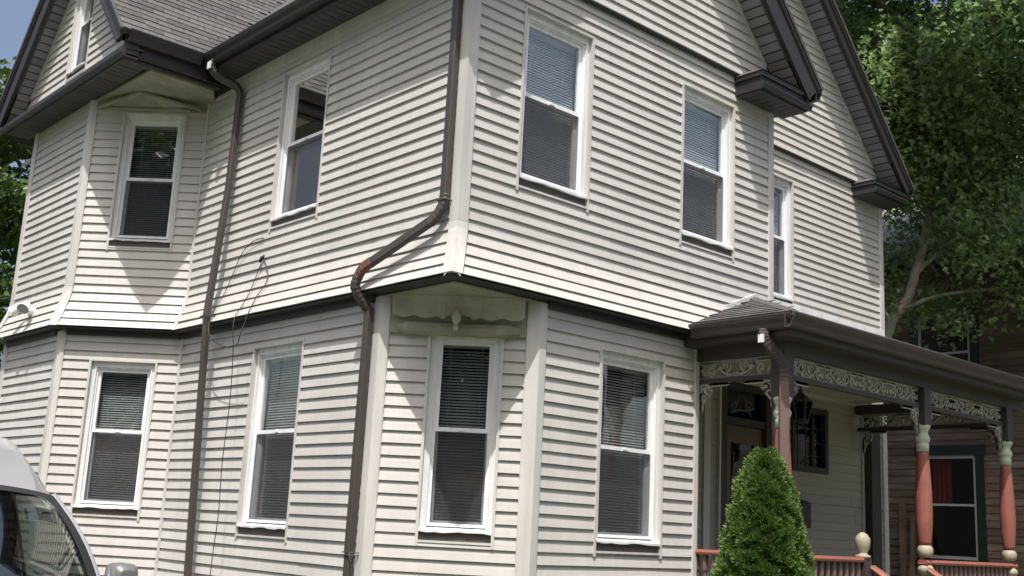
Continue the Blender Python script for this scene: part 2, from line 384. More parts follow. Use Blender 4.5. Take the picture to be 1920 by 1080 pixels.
# gables: the siding runs up under the rake soffits
wall(frR, XL, XE, [6.45+0.1*k for k in range(24)], [oG1], base=0.045,
     uL=lambda z: min(XL+max(0, z-6.50)/PITCH, 7.58), uR=lambda z: max(XE-max(0, z-6.50)/PITCH, 7.60))
wall(fr2, 8.7, X2, [6.45+0.1*k for k in range(42)], [], base=0.045, uL=lambda z: 8.7, uR=lambda z: max(X2-max(0, z-6.50)/1.05, 8.72))
frG = Fr((4.36, 0, 0), (0, 1, 0), (-1, 0, 0)); GY = 12.84; GH = 1.86
wall(frG, GY-GH, GY+GH, [6.36+0.1*k for k in range(21)], [oG], uL=lambda z: min(GY-GH+max(0, z-6.50)/PITCH, GY-.01), uR=lambda z: max(GY+GH-max(0, z-6.50)/PITCH, GY+.01))
shaded_siding = mat('shaded_siding', (0.33, 0.305, 0.255), 0.6, 0.06, 2, bump=0.08, objvar=0.03)  # same beige siding, with the porch's shade put into the colour
wall(fr2, 8.5, X2, [0.74+0.105*k for k in range(27)], [oDoor, oPW], lip=0.012, m=shaded_siding)
# plain hidden sides that close the volume
hb = MB()
for a, b, z0, z1 in (((XE, YR), (XE, Y2), 4.15, 6.45), ((8.5, YR), (8.5, Y2), 0.5, 3.55), ((X2, Y2), (X2, 16.4), 0.5, 6.6), ((X2, 16.4), (XL, 16.4), 0.5, 6.6),
                     ((XL, 16.4), (XL, 14.2), 0.5, 6.6), ((VX, 14.2), (XL, 14.2), 0.5, 6.6)):
    hb.quad(V(*a, z0), V(*b, z0), V(*b, z1), V(*a, z1))
hb.quad(V(XL, 16.4, 6.6), V(X2, 16.4, 6.6), V(9.59, 16.4, 11.0), V(9.59, 16.4, 11.0))
hb.build('wall', SIDING, house)
fd = MB()                                   # rubble foundation below the siding
for a, b in (((XL, YB), CA), (CA, CB), (CB, (8.5, YR)), ((VX, 14.2), (VX, VY)), ((VX, VY), (XL, YB)), ((8.5, Y2), (X2, Y2)), ((X2, Y2), (X2, 16.4))):
    fd.quad(V(*a, -0.1), V(*b, -0.1), V(*b, 0.52), V(*a, 0.52))
fd.build('foundation', mat('stone_foundation', (0.22, 0.20, 0.18), 0.9, 0.25, 5, bump=0.8, bscale=9), house)
boards.sort(key=lambda b: -b[0])
rest = {}
for i, (a, W, mb, mt) in enumerate(boards):
    if i < 296: mb.build('siding_board', mt, W)
    else: rest.setdefault(mt.name, (mt, MB()))[1].add(mb.v, mb.f)
for nm_, (mt, mb) in rest.items(): mb.build('siding_board', mt, house, kind='stuff')

# ---- corner trims that follow the flare
def corner_trim(vfun, n1, n2, e1, e2, w1, w2, zs, p=0.032):
    n1, n2, e1, e2 = (Vector((*q, 0)).normalized() for q in (n1, n2, e1, e2))
    mb = MB(); rings = []
    for z in zs:
        o = flare(z) if z > 3.53 else 0.0
        v = Vector((*vfun(o), z)); c = v + (n1+n2)*p/(1+n1.dot(n2))
        rings.append([v+e1*w1-n1*0.002, v+e1*w1+n1*(p-0.005), v+e1*(w1-0.008)+n1*p, c, v+e2*(w2-0.008)+n2*p, v+e2*w2+n2*(p-0.005), v+e2*w2-n2*0.002])
    n = 7
    vs = [q for r in rings for q in r]; fs = []
    for i in range(len(zs)-1):
        for j in range(n-1): fs.append((i*n+j, i*n+j+1, (i+1)*n+j+1, (i+1)*n+j))
    fs += [tuple(range(n)), tuple(range((len(zs)-1)*n, len(zs)*n))]
    mb.add(vs, fs); return mb.build('corner_trim', TRIM, house)
FZ = [4.012, 3.95, 3.88, 3.80, 3.72, 3.64, 3.54]
c90 = lambda o: (XL-o, YR-o); cV = lambda o: (VX-o, VY-S45*o); cI = lambda o: (XL-o, YB-S45*o); cW = lambda o: (VX-o, 14.2+o)
NL, NR, ND = (-1, 0), (0, -1), (-1, -1)
for zs in ([6.42, 4.016], FZ):
    pz = 0.032 if zs[0] > 5 else 0.035
    corner_trim(c90, NL, NR, (0, 1), (1, 0), 0.085, 0.085, zs, pz)
    corner_trim(cV, NL, ND, (0, 1), (1, -1), 0.075, 0.06, [min(z, 6.215) for z in zs], pz)
    corner_trim(cI, NL, ND, (0, -1), (-1, 1), 0.028, 0.028, [min(z, 6.3) for z in zs], pz)
    corner_trim(cW, NL, (0, 1), (0, -1), (1, 0), 0.085, 0.085, [min(z, 6.22) for z in zs], pz)
LZ = [3.50, 0.5]
corner_trim(lambda o: CA, NL, ND, (0, 1), (1, -1), 0.085, 0.075, LZ)
corner_trim(lambda o: CB, NR, ND, (1, 0), (-1, 1), 0.07, 0.105, LZ)
corner_trim(lambda o: (VX, VY), NL, ND, (0, 1), (1, -1), 0.085, 0.055, LZ)
corner_trim(lambda o: (XL, YB), NL, ND, (0, -1), (-1, 1), 0.028, 0.028, LZ)
corner_trim(lambda o: (VX, 14.2), NL, (0, 1), (0, -1), (1, 0), 0.09, 0.085, LZ)
corner_trim(lambda o: (8.5, YR), NR, (1, 0), (-1, 0), (0, 1), 0.03, 0.08, LZ)
corner_trim(lambda o: (XE, YR), NR, (1, 0), (-1, 0), (0, 1), 0.055, 0.08, [6.42, 3.62])
corner_trim(lambda o: (X2, Y2), NR, (1, 0), (-1, 0), (0, 1), 0.07, 0.08, [6.42, 4.18], 0.032)
corner_trim(lambda o: (X2, Y2), NR, (1, 0), (-1, 0), (0, 1), 0.07, 0.08, [3.45, 0.5])
# pinched tip of the flared corner: the two trim ends stand open like a beak
t = MB()
c = V(XL-OF, YR-OF, 3.545)
for e, n_ in ((V(0, 1, 0), V(-1, 0, 0)), (V(1, 0, 0), V(0, -1, 0))):
    a = c + n_*0.022; t.prism(a+V(0, 0, 0.02), a+e*0.06+n_*0.010+V(0, 0, -0.028), [(-0.003, -0.006), (0.003, -0.006), (0.003, 0.006), (-0.003, 0.006)], n_, V(0, 0, 1))
t.build('corner_flap', TRIM, house)

# ---- underside of the flared skirt
sk = MB(); zs_ = 3.532
o = OF-0.004
sk.slab([V(XL-o, YR-o, zs_), V(XL-o, YB-S45*o, zs_), V(XL, YB, zs_), V(CA[0], CA[1], zs_), V(XL+0.01, YR+0.01, zs_)], 0.012)
sk.slab([V(XL-o, YR-o, zs_), V(XL+0.01, YR+0.01, zs_), V(CB[0], CB[1], zs_), V(8.6, YR, zs_), V(8.6, YR-o, zs_)], 0.012)
sk.slab([V(XL-o, YB-S45*o, zs_), V(VX-o, VY-S45*o, zs_), V(VX, VY, zs_), V(XL, YB, zs_)], 0.012)
sk.slab([V(VX-o, VY-S45*o, zs_), V(VX-o, 14.2+o, zs_), V(VX, 14.2, zs_), V(VX, VY, zs_)], 0.012)
sk.build('skirt_soffit', BROWN, house)
bx = MB()                                   # brown board under the skirt on the wall head
bx.box(frL, CA[1]+0.09, YB-0.03, 0.004, 0.05, 3.462, 3.52); bx.box(frR, CB[0]+0.07, 8.5, 0.004, 0.05, 3.462, 3.52)
bx.box(frB, 0.06, BL-0.03, 0.004, 0.05, 3.462, 3.52); bx.box(frW, VY+0.09, 14.11, 0.004, 0.05, 3.462, 3.52)
bx.build('head_board', BROWN, house)

# ---- carved bracket over the cut corner
br = MB(); br.slab([V(XL, YR, 3.515), V(*CA, 3.515), V(*CB, 3.515)], 0.014)
br.build('corner_soffit', STAINED, house)
br = MB(); br.box(frC, 0.08, CL-0.108, 0.0, 0.045, 3.19, 3.50)
h = []
for i in range(25):                         # rounded mossy roll under the valance
    a = i/24; h.append((0.12+a*(CL-0.26), 0.0))
br.tube([frC.p(0.14+a*(CL-0.30)/12, 0.045, 3.235) for a in range(13)], [0.03]+[0.062]*11+[0.03], 10)
br.build('bracket_board', MOSSY, house)
va = MB(); pts = []
nS = 56
for i in range(nS+1):
    a = i/nS; u = 0.10+a*(CL-0.22); sc = abs(math.sin(a*math.pi*6))**0.7
    zlow = 3.335 + 0.055*(abs(a-0.5)*2)**1.6*0.2 - 0.028*sc + (0.03 if 0.40 < a < 0.60 else 0)
    pts.append((u, zlow))
for (u0_, z0_), (u1_, z1_) in zip(pts[:-1], pts[1:]):
    A = [frC.p(u0_, 0.11, z0_), frC.p(u1_, 0.11, z1_), frC.p(u1_, 0.16, 3.5), frC.p(u0_, 0.16, 3.5)]
    B_ = [q-frC.n*0.022 for q in A]
    va.add(A+B_, [(0, 1, 2, 3), (7, 6, 5, 4), (0, 4, 5, 1)])
va.build('valance', STAINED, house)
fi = MB(); pc = frC.p(CL/2-0.02, 0.165, 0)
fi.lathe([(0.004, 3.20), (0.018, 3.208), (0.024, 3.225), (0.016, 3.245), (0.010, 3.255), (0.03, 3.275), (0.042, 3.31), (0.036, 3.345), (0.02, 3.37), (0.012, 3.40)], (pc.x, pc.y, 0), 12)
fi.build('drop_finial', CREAMG, house, smooth=True)

# ---- upper bay pediment and its soffit triangle
br = MB()
br.slab([V(4.515, 11.03, 6.236), V(VX+0.01, VY, 6.236), V(XL-0.002, YB, 6.236), V(XL-0.002, 11.36, 6.236), V(5.26, 11.02, 6.236)], 0.03)
br.build('corner_soffit', MOSSY, house)
br = MB(); br.box(frB, 0.05, BL-0.03, 0.0, 0.03, 6.10, 6.21); br.build('frieze_board', MOSSY, house)
pd = MB(); um = BL/2
pd.add([frB.p(um-0.50, 0.05, 6.12), frB.p(um+0.50, 0.05, 6.12), frB.p(um, 0.34, 6.20), frB.p(um-0.50, 0.03, 6.12), frB.p(um+0.50, 0.03, 6.12), frB.p(um, 0.03, 6.20)],
       [(0, 1, 2), (0, 3, 4, 1), (1, 4, 5, 2), (2, 5, 3, 0)])
for s_ in (-1, 1):
    a, b = frB.p(um+s_*0.62, 0.05, 6.115), frB.p(um, 0.36, 6.195)
    pd.prism(a, b, [(-0.03, -0.012), (0.03, -0.012), (0.03, 0.012), (-0.03, 0.012)], frB.n, V(0, 0, 1))
pd.box(frB, um-0.48, um+0.48, 0.03, 0.085, 6.098, 6.118)
pd.build('pediment', MOSSY, house)

# ------------------------------------------------------------------ windows
def window(fr, op, blind='open', blindmat=None, screen=True, mid=0.50, sill=True, trimw=0.018, parent=house, glass=None, case=None):
    u0, u1, z0, z1 = op
    P = bpy.data.objects.new('window', None); COL.objects.link(P); P.parent = parent; P.empty_display_size = 0.1
    t = MB(); w_ = trimw                    # J-channel
    t.box(fr, u0-0.006, u0+w_, -0.03, 0.028, z0-0.035, z1+0.004); t.box(fr, u1-w_, u1+0.006, -0.03, 0.028, z0-0.035, z1+0.004)
    t.box(fr, u0+w_, u1-w_, -0.03, 0.028, z1-w_*0.8, z1+0.004); t.box(fr, u0+w_, u1-w_, 0.0, 0.026, z0-0.006, z0+0.012)
    t.build('channel_trim', TRIM, P)
    a0, a1, b1 = u0+w_, u1-w_, z1-w_*0.8
    zs = z0+0.108; cw = 0.052; ct = 0.062
    c = MB()                                # aluminium wrapped casing
    c.box(fr, a0, a0+cw, -0.07, -0.016, zs, b1); c.box(fr, a1-cw, a1, -0.07, -0.016, zs, b1); c.box(fr, a0+cw, a1-cw, -0.07, -0.016, b1-ct, b1)
    c.box(fr, a0+cw-0.014, a0+cw, -0.016, -0.008, zs, b1-ct+0.014); c.box(fr, a1-cw, a1-cw+0.014, -0.016, -0.008, zs, b1-ct+0.014)
    c.build('casing', case or WRAP, P)
    s = MB()                                # sloped sill nosing with a slightly wavy wrapped edge
    n = 9
    top = [(a0+(a1-a0)*i/n, random.uniform(-0.004, 0.004)) for i in range(n+1)]
    for (ua, wa), (ub, wb) in zip(top[:-1], top[1:]):
        s.add([fr.p(ua, -0.07, zs+0.02), fr.p(ub, -0.07, zs+0.02), fr.p(ub, 0.034, zs-0.008+wb), fr.p(ua, 0.034, zs-0.008+wa),
               fr.p(ua, 0.034, zs-0.026+wa*2), fr.p(ub, 0.034, zs-0.026+wb*2), fr.p(ua, 0.0, zs-0.026+wa*2), fr.p(ub, 0.0, zs-0.026+wb*2)],
              [(0, 1, 2, 3), (3, 2, 5, 4), (4, 5, 7, 6)])
    s.build('sill', WRAP, P)
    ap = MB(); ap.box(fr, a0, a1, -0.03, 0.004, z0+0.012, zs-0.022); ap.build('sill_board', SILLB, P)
    f0, f1, g0, g1 = a0+cw, a1-cw, zs+0.02, b1-ct
    zm = g0+(g1-g0)*mid; sw = 0.034
    fm = MB()                               # vinyl frame
    fm.box(fr, f0, f0+0.014, -0.12, -0.03, g0, g1); fm.box(fr, f1-0.014, f1, -0.12, -0.03, g0, g1); fm.box(fr, f0+0.014, f1-0.014, -0.12, -0.03, g1-0.014, g1)
    fm.box(fr, f0+0.014, f1-0.014, -0.12, -0.025, g0, g0+0.013)
    fm.build('frame', WHITE, P)
    f0 += 0.014; f1 -= 0.014; g1 -= 0.014; g0 += 0.013
    for nm, zA, zB, d in (('up', zm-0.018, g1, -0.05), ('lo', g0, zm+0.018, -0.088)):
        q = MB(); bt = sw if nm == 'lo' else 0.036; tp = sw if nm == 'up' else 0.036
        q.box(fr, f0, f0+sw, d-0.03, d, zA, zB); q.box(fr, f1-sw, f1, d-0.03, d, zA, zB)
        q.box(fr, f0+sw, f1-sw, d-0.03, d, zA, zA+bt); q.box(fr, f0+sw, f1-sw, d-0.03, d, zB-tp, zB)
        if nm == 'up': q.box(fr, (f0+f1)/2-0.03, (f0+f1)/2+0.03, d, d+0.012, zA+0.008, zA+0.026)
        q.build('sash', WHITE, P)
        gq = MB(); gq.box(fr, f0+sw-0.004, f1-sw+0.004, d-0.018, d-0.014, zA+bt-0.004, zB-tp+0.004)
        gq.build('pane', glass or GLASS, P)
    if screen:
        q = MB(); zA, zB, d = g0, zm-0.02, -0.046
        q.quad(fr.p(f0+0.012, d, zA+0.012), fr.p(f1-0.012, d, zA+0.012), fr.p(f1-0.012, d, zB), fr.p(f0+0.012, d, zB)); q.build('screen', SCREEN, P)
        q = MB()
        q.box(fr, f0, f0+0.014, d-0.006, d+0.006, zA, zB); q.box(fr, f1-0.014, f1, d-0.006, d+0.006, zA, zB); q.box(fr, f0+0.014, f1-0.014, d-0.006, d+0.006, zA, zA+0.014)
        q.build('screen_frame', WHITE, P)
    r = MB()                                # dim room behind
    D = 0.9; e = 0.02
    A = [fr.p(u, d, z) for d in (-0.125, -D) for u, z in ((u0+e, z0+e), (u1-e, z0+e), (u1-e, z1-e), (u0+e, z1-e))]
    r.add(A, [(4, 5, 6, 7), (0, 1, 5, 4), (1, 2, 6, 5), (2, 3, 7, 6), (3, 0, 4, 7)])
    r.build('room', ROOM, P)
    if blind:
        q = MB(); sp = 0.0255; d = -0.15; hw = 0.0125
        ang = {'open': math.radians(40), 'mid': math.radians(50), 'closed': math.radians(64)}[blind]
        b0, b1_ = f0-0.005, f1+0.005; z = g0+0.035
        k = 0
        while z < g1-0.05:
            a = ang+random.uniform(-0.05, 0.05); jl, jr = random.uniform(-0.0012, 0.0012), random.uniform(-0.0012, 0.0012)
            dy, dz = hw*math.cos(a), hw*math.sin(a)
            q.add([fr.p(b0, d+dy, z-dz+jl), fr.p(b1_, d+dy, z-dz+jr), fr.p(b1_, d, z+0.0022+jr), fr.p(b0, d, z+0.0022+jl), fr.p(b1_, d-dy, z+dz+jr), fr.p(b0, d-dy, z+dz+jl)],
                  [(0, 1, 2, 3), (3, 2, 4, 5)])
            z += sp
        q.box(fr, b0, b1_, d-0.014, d+0.014, g1-0.045, g1); q.box(fr, b0, b1_, d-0.012, d+0.012, g0+0.01, g0+0.024)
        for fx in (0.22, 0.78): q.box(fr, b0+(b1_-b0)*fx-0.0012, b0+(b1_-b0)*fx+0.0012, d+0.013, d+0.0145, g0+0.02, g1-0.04)
        q.build('blind', blindmat or BLIND, P, kind='stuff')
    return P
window(frR, oR1, 'closed', BLINDL, mid=0.52, glass=GLASSC); window(frR, oR2, 'closed', BLINDL, mid=0.52, glass=GLASSC); window(frR, oR_lo, 'open', mid=0.50)
window(frL, oL_up, None, mid=0.52, glass=GLASSM); window(frL, oL_lo, 'mid', mid=0.53)
window(frB, oB_up, 'open', mid=0.50); window(frB, oB_lo, 'open', mid=0.53)
window(frC, oC, 'open', mid=0.51); window(fr2, o3, 'closed', BLINDL, mid=0.52, glass=GLASSC); window(frG, oG, None, mid=0.5)
window(Fr((0, YR-0.045, 0), (1, 0, 0), (0, -1, 0)), oG1, None)

# ------------------------------------------------------------------ roofs, soffits, gutters
EZ = 6.52                                   # height of the eave edge
EX = 5.06; EY = 10.88                       # left eave, side eave of the left wing
EXR, EX2 = 10.12, 13.93
PITCH2 = 1.05
YG1, YG2, XGW = YR-0.38, Y2-0.38, 4.12
RX1 = (EX+EXR)/2; RX2 = (EX+EX2)/2
RZ1 = EZ+(RX1-EX)*PITCH; RZ2 = EZ+(RX2-EX)*PITCH2
GYE = 2*GY-EY; RZG = EZ+(GY-EY)*PITCH
TH = 0.06
rf = MB()
rf.slab([V(EX+.03, YG2, EZ), V(RX2, YG2, RZ2), V(RX2, 16.7, RZ2), V(EX+.03, 16.7, EZ)], TH)
rf.slab([V(EX2, YG2, EZ), V(EX2, 16.7, EZ), V(RX2, 16.7, RZ2), V(RX2, YG2, RZ2)], TH)
rf.slab([V(EX+.03, YG1, EZ), V(RX1, YG1, RZ1), V(RX1, YG2, RZ1), V(EX+.03, YG2, EZ)], TH)
rf.slab([V(EXR, YG1, EZ), V(EXR, Y2-0.05, EZ), V(RX1, Y2-0.05, RZ1), V(RX1, YG1, RZ1)], TH)
XRI = EX+(GY-EY)
rf.slab([V(XGW, GYE, EZ), V(XGW, GY, RZG), V(XRI, GY, RZG), V(EX, GYE, EZ)], TH)
rf.build('roof', ROOFM, house)
wr = MB(); wr.slab([V(XGW, EY, EZ), V(EX+.02, EY, EZ), V(XRI, GY, RZG), V(XGW, GY, RZG)], TH)
wing_roof = wr.build('roof', ROOFM, house)
# individual shingle tabs on the wing slope one can see
sl = math.hypot(1, PITCH); ud = V(0, 1/sl, PITCH/sl); nd = V(0, -PITCH/sl, 1/sl)
tabs = []
for q in range(4):
    mb = MB(); w_, t_, ln = 0.303, 0.02, 0.24; j = random.uniform(-0.01, 0.01)
    mb.add([(0, 0, t_), (w_, j*0.6, t_), (w_, ln, 0.004), (0, ln, 0.004), (0, 0, 0), (w_, j*0.6, 0), (w_, ln, 0), (0, ln, 0)],
           [(0, 1, 2, 3), (0, 4, 5, 1), (0, 3, 7, 4), (1, 5, 6, 2), (4, 7, 6, 5)])
    me = bpy.data.meshes.new('shingle'); me.from_pydata(mb.v, [], mb.f); me.materials.append(SHINGLE); tabs.append(me)
ex = 0.125; row = 0; cnt = 0
while row*ex < (GY-EY)*sl-0.1:
    s_ = row*ex-0.03; off = (row % 2)*0.155+random.uniform(-0.02, 0.02); x = XGW-0.02-off*0.999
    xmax = EX+(row*ex)/sl+0.02
    while x < xmax and cnt < 250:
        wob = random.uniform(-0.006, 0.006)
        P = V(max(x, XGW-0.02), EY-0.0, EZ)+ud*(s_+wob)+nd*(0.003+random.uniform(0, 0.004))
        M = Matrix((V(1, 0, 0), ud, nd)).transposed().to_4x4(); M.translation = P
        inst('shingle', random.choice(tabs), M, wing_roof); cnt += 1
        x += 0.311
    row += 1

def rake(p_eave, p_ridge, n_out, inward, wallgap, panels, zs_off=0.43, stop=0.0):
    """fascia, crown and soffit of one gable edge; p_* are on the roof surface at the outer plane."""
    ax = (p_ridge-p_eave); L = ax.length; a = ax/L
    up = V(0, 0, 1); side = inward          # inward: direction along the gable towards its middle
    pup = (up - a*a.z).normalized()
    H = zs_off*math.sqrt(max(0.0, 1-a.z*a.z))
    f = MB()
    f.prism(p_eave-pup*0.0, p_ridge, [(-0.03, -H), (0.0, -H), (0.0, -0.07), (0.022, -0.06), (0.022, -0.02), (-0.03, -0.02)], n_out, pup)
    f.prism(p_eave, p_ridge, [(-0.004, -H-0.012), (0.016, -H-0.012), (0.016, -H+0.03), (-0.004, -H+0.03)], n_out, pup)
    f.build('rake_board', BROWN, house)
    e = MB(); e.prism(p_eave-a*0.03, p_ridge, [(-0.10, -0.02), (0.035, -0.02), (0.04, 0.012), (-0.10, 0.012)], n_out, pup); e.build('shingle_edge', ROOFM, house)
    d = MB(); d.prism(p_eave, p_ridge, [(-wallgap, -H+0.03), (-0.03, -H+0.03), (-0.03, -H+0.04), (-wallgap, -H+0.04)], n_out, pup); d.build('soffit_backing', DARK, house)
    jt = MB(); jt.prism(p_eave+a*(0.36/a.z), p_ridge, [(-wallgap-0.0, -H-0.03), (-wallgap+0.03, -H-0.03), (-wallgap+0.03, -H+0.012), (-wallgap, -H+0.012)], n_out, pup); jt.build('gable_trim', TRIM, house)
    it = MB(); it.prism(p_eave+a*(0.36/a.z), p_ridge, [(-0.055, -H-0.012), (-0.03, -H-0.012), (-0.03, -H+0.02), (-0.055, -H+0.02)], n_out, pup); it.build('soffit_trim', SOFFITD, house)
    if panels:
        pb = MB(); wp = 0.105; wg = wallgap-0.055-0.03
        pb.add([V(x, y, z) for x in (0, wp-0.013) for y in (0, wg) for z in (0, 0.012)], [(0, 1, 3, 2), (4, 6, 7, 5), (0, 4, 5, 1), (2, 3, 7, 6), (0, 2, 6, 4), (1, 5, 7, 3)])
        me = bpy.data.meshes.new('soffit_panel'); me.from_pydata(pb.v, [], pb.f); me.materials.append(SOFFIT)
        n_ = int(min(panels, L/wp))
        for i in range(n_):
            P = p_eave + a*(i*wp) - n_out*(wallgap-0.03) - pup*(H-0.004+random.uniform(0, 0.004))
            M = Matrix((a, n_out, pup)).transposed().to_4x4(); M.translation = P
            inst('soffit_panel', me, M, house)
e_ = 0.0
rake(V(EXR, YG1, EZ), V(RX1, YG1, RZ1), V(0, -1, 0), V(-1, 0, 0), 0.38-0.045, 30)
rake(V(EX, YG1, EZ), V(RX1, YG1, RZ1), V(0, -1, 0), V(1, 0, 0), 0.38-0.045, 0)
rake(V(EX2, YG2, EZ), V(RX2, YG2, RZ2), V(0, -1, 0), V(-1, 0, 0), 0.38-0.045, 44, zs_off=0.26)
rake(V(XGW, GYE, EZ), V(XGW, GY, RZG), V(-1, 0, 0), V(0, -1, 0), 4.36-XGW, 30)
rake(V(XGW, EY, EZ), V(XGW, GY, RZG), V(-1, 0, 0), V(0, 1, 0), 4.36-XGW, 0, zs_off=0.26)

GP = [(0, 0.0), (0, -0.13), (0.055, -0.13), (0.07, -0.115), (0.075, -0.08), (0.10, -0.045), (0.11, -0.012), (0.11, 0.0), (0.098, 0.0), (0.098, -0.012), (0.06, -0.10), (0.01, -0.12), (0.01, 0.0)]
def gutter(p0, p1, out, m=BROWN, name='gutter'):
    g = MB(); g.prism(p0, p1, GP, out, V(0, 0, 1)); return g.build(name, m, house)
Zg = EZ+0.0
gutter(V(EX+0.06, 6.42, Zg), V(EX+0.06, EY+0.06, Zg), V(-1, 0, 0))
gutter(V(EX+0.06-0.11, EY+0.06, Zg+0.002), V(XGW+0.06-0.0, EY+0.06, Zg+0.002), V(0, -1, 0))
fs = MB()                                   # boxed eave across the wing gable, a little below the side gutter
ZB = 6.345; ZW = 6.235
fs.prism(V(XGW+0.06, EY+0.02, ZB), V(XGW+0.06, GYE, ZB), [(-0.19, 0.01), (-0.19, -0.01), (0.0, -0.03), (0, -0.115), (0.035, -0.115), (0.05, -0.075), (0.035, -0.06), (0.035, -0.015)], V(-1, 0, 0), V(0, 0, 1))
fs.box(WORLD, XGW+0.055, XGW+0.2, EY+0.03, EY+0.09, ZW-0.005, EZ-0.02)
fs.build('eave_fascia', BROWN, house)
fl_ = MB(); fl_.prism(V(4.36, GY-GH, 6.352), V(4.36, GY+GH, 6.352), [(0.0, 0.0), (0.045, -0.02), (0.045, -0.002), (0.0, 0.018)], V(-1, 0, 0), V(0, 0, 1)); fl_.build('flashing', WRAP, house)
ZS = 6.342                                  # eave soffit panels
def soffit_run(p0, along, L, depth_vec, wp=0.105, m=SOFFITD):
    dl = depth_vec.length; n_ = int(L/wp)
    pb = MB(); pb.add([V(x, y, z) for x in (0, wp-0.010) for y in (0, dl) for z in (0, 0.012)], [(0, 1, 3, 2), (4, 6, 7, 5), (0, 4, 5, 1), (2, 3, 7, 6), (0, 2, 6, 4), (1, 5, 7, 3)])
    me = bpy.data.meshes.new('soffit_panel'); me.from_pydata(pb.v, [], pb.f); me.materials.append(m)
    dn = depth_vec.normalized()
    for i in range(n_):
        M = Matrix((along, dn, V(0, 0, 1))).transposed().to_4x4(); M.translation = p0+along*(i*wp)+V(0, 0, random.uniform(0, 0.003))
        inst('soffit_panel', me, M, house)
soffit_run(V(EX+0.06, 6.8, ZS), V(0, 1, 0), EY+0.06-6.8, V(XL-EX-0.09, 0, 0))
soffit_run(V(XGW+0.07, EY+0.10, ZW-0.012), V(0, 1, 0), 14.5-EY, V(VX-XGW-0.075, 0, 0))
soffit_run(V(VX, EY+0.07, ZW-0.004), V(1, 0, 0), XL-VX-0.12, V(0, 0.16, 0), wp=0.105)
bk = MB(); bk.box(WORLD, EX+0.06, XL, 6.45, YB, ZS+0.02, ZS+0.03); bk.box(WORLD, XGW+0.055, XL, EY+0.03, 14.85, ZW+0.012, ZW+0.03); bk.box(WORLD, XL-0.13, XL-0.11, EY+0.03, YB, ZW, ZS+0.02); bk.build('soffit_backing', DARK, house)
fz = MB(); fz.box(frL, YR+0.085, YB-0.03, 0.0, 0.032, 6.215, ZS); fz.build('frieze_board', TRIM, house)
# fascia closing the rear of the gutters
fa = MB(); fa.box(WORLD, EX+0.062, EX+0.085, 6.42, EY+0.07, ZS-0.008, EZ-0.01); fa.box(WORLD, XGW+0.07, EX+0.08, EY+0.062, EY+0.085, ZW-0.012, EZ-0.01); fa.box(WORLD, EX+0.055, EX+0.20, EY+0.086, EY+0.30, ZW-0.008, ZS-0.002); fa.build('fascia', BROWN, house)
# cornice returns under the right ends of the two front gables
def ret(x0, x1, yw, yo, gx, zb_):
    q = MB(); z0, z1 = zb_, 6.40
    q.box(WORLD, x0, x1, yo, yw-0.02, z0+0.06, z1-0.05)
    q.box(WORLD, x0-0.02, x1+0.012, yo-0.022, yw-0.022, z1-0.05, z1)
    q.prism(V(x0-0.01, yo-0.01, z0+0.06), V(x1+0.01, yo-0.01, z0+0.06), [(0, 0), (0.02, 0.0), (0.035, 0.05), (0.0, 0.08)], V(0, -1, 0), V(0, 0, 1))
    q.build('cornice_return', BROWN, house)
    s = MB(); s.add([V(x0-0.03, yo-0.035, z1+0.004), V(x1+0.012, yo-0.035, z1+0.004), V(x1-0.2, yw-0.055, z1+0.10), V(x0+0.1, yw-0.055, z1+0.10)], [(0, 1, 2, 3)])
    s.add([V(x0-0.03, yo-0.035, z1+0.002), V(x0+0.1, yw-0.055, z1+0.10), V(x0-0.03, yw-0.03, z1+0.002)], [(0, 1, 2)]); s.build('return_roof', ROOFM, house)
    n_ = int((x1-x0)/0.105)
    pb = MB(); pb.add([V(x, y, z) for x in (0, 0.093) for y in (0, yw-yo-0.06) for z in (0, 0.012)], [(0, 1, 3, 2), (4, 6, 7, 5), (0, 4, 5, 1), (2, 3, 7, 6), (0, 2, 6, 4), (1, 5, 7, 3)])
    me = bpy.data.meshes.new('soffit_panel'); me.from_pydata(pb.v, [], pb.f); me.materials.append(SOFFITD)
    for i in range(n_): inst('soffit_panel', me, Matrix.Translation(V(x0+0.02+i*0.105, yo+0.02, z0+0.046)), house)
    gutter(V(gx, yo-0.03, EZ-0.02), V(gx, yw+0.9, EZ-0.02), V(1, 0, 0))
ret(9.08, 9.95, YR, YG1+0.03, EXR-0.06, 6.15)
ret(13.0, 13.84, Y2, YG2+0.03, EX2-0.06, 6.18)
es = MB(); es.box(WORLD, XE, EXR-0.05, YR-0.35, Y2, 6.30, 6.312); es.box(WORLD, X2, EX2-0.05, Y2-0.35, 16.4, 6.30, 6.312); es.build('eave_soffit', SOFFITD, house)
sb = MB(); sb.box(frR, XL, XE, 0.02, 0.045, 6.425, 6.45); sb.box(fr2, XE, X2, 0.02, 0.045, 6.425, 6.45); sb.build('drip_board', BROWN, house)

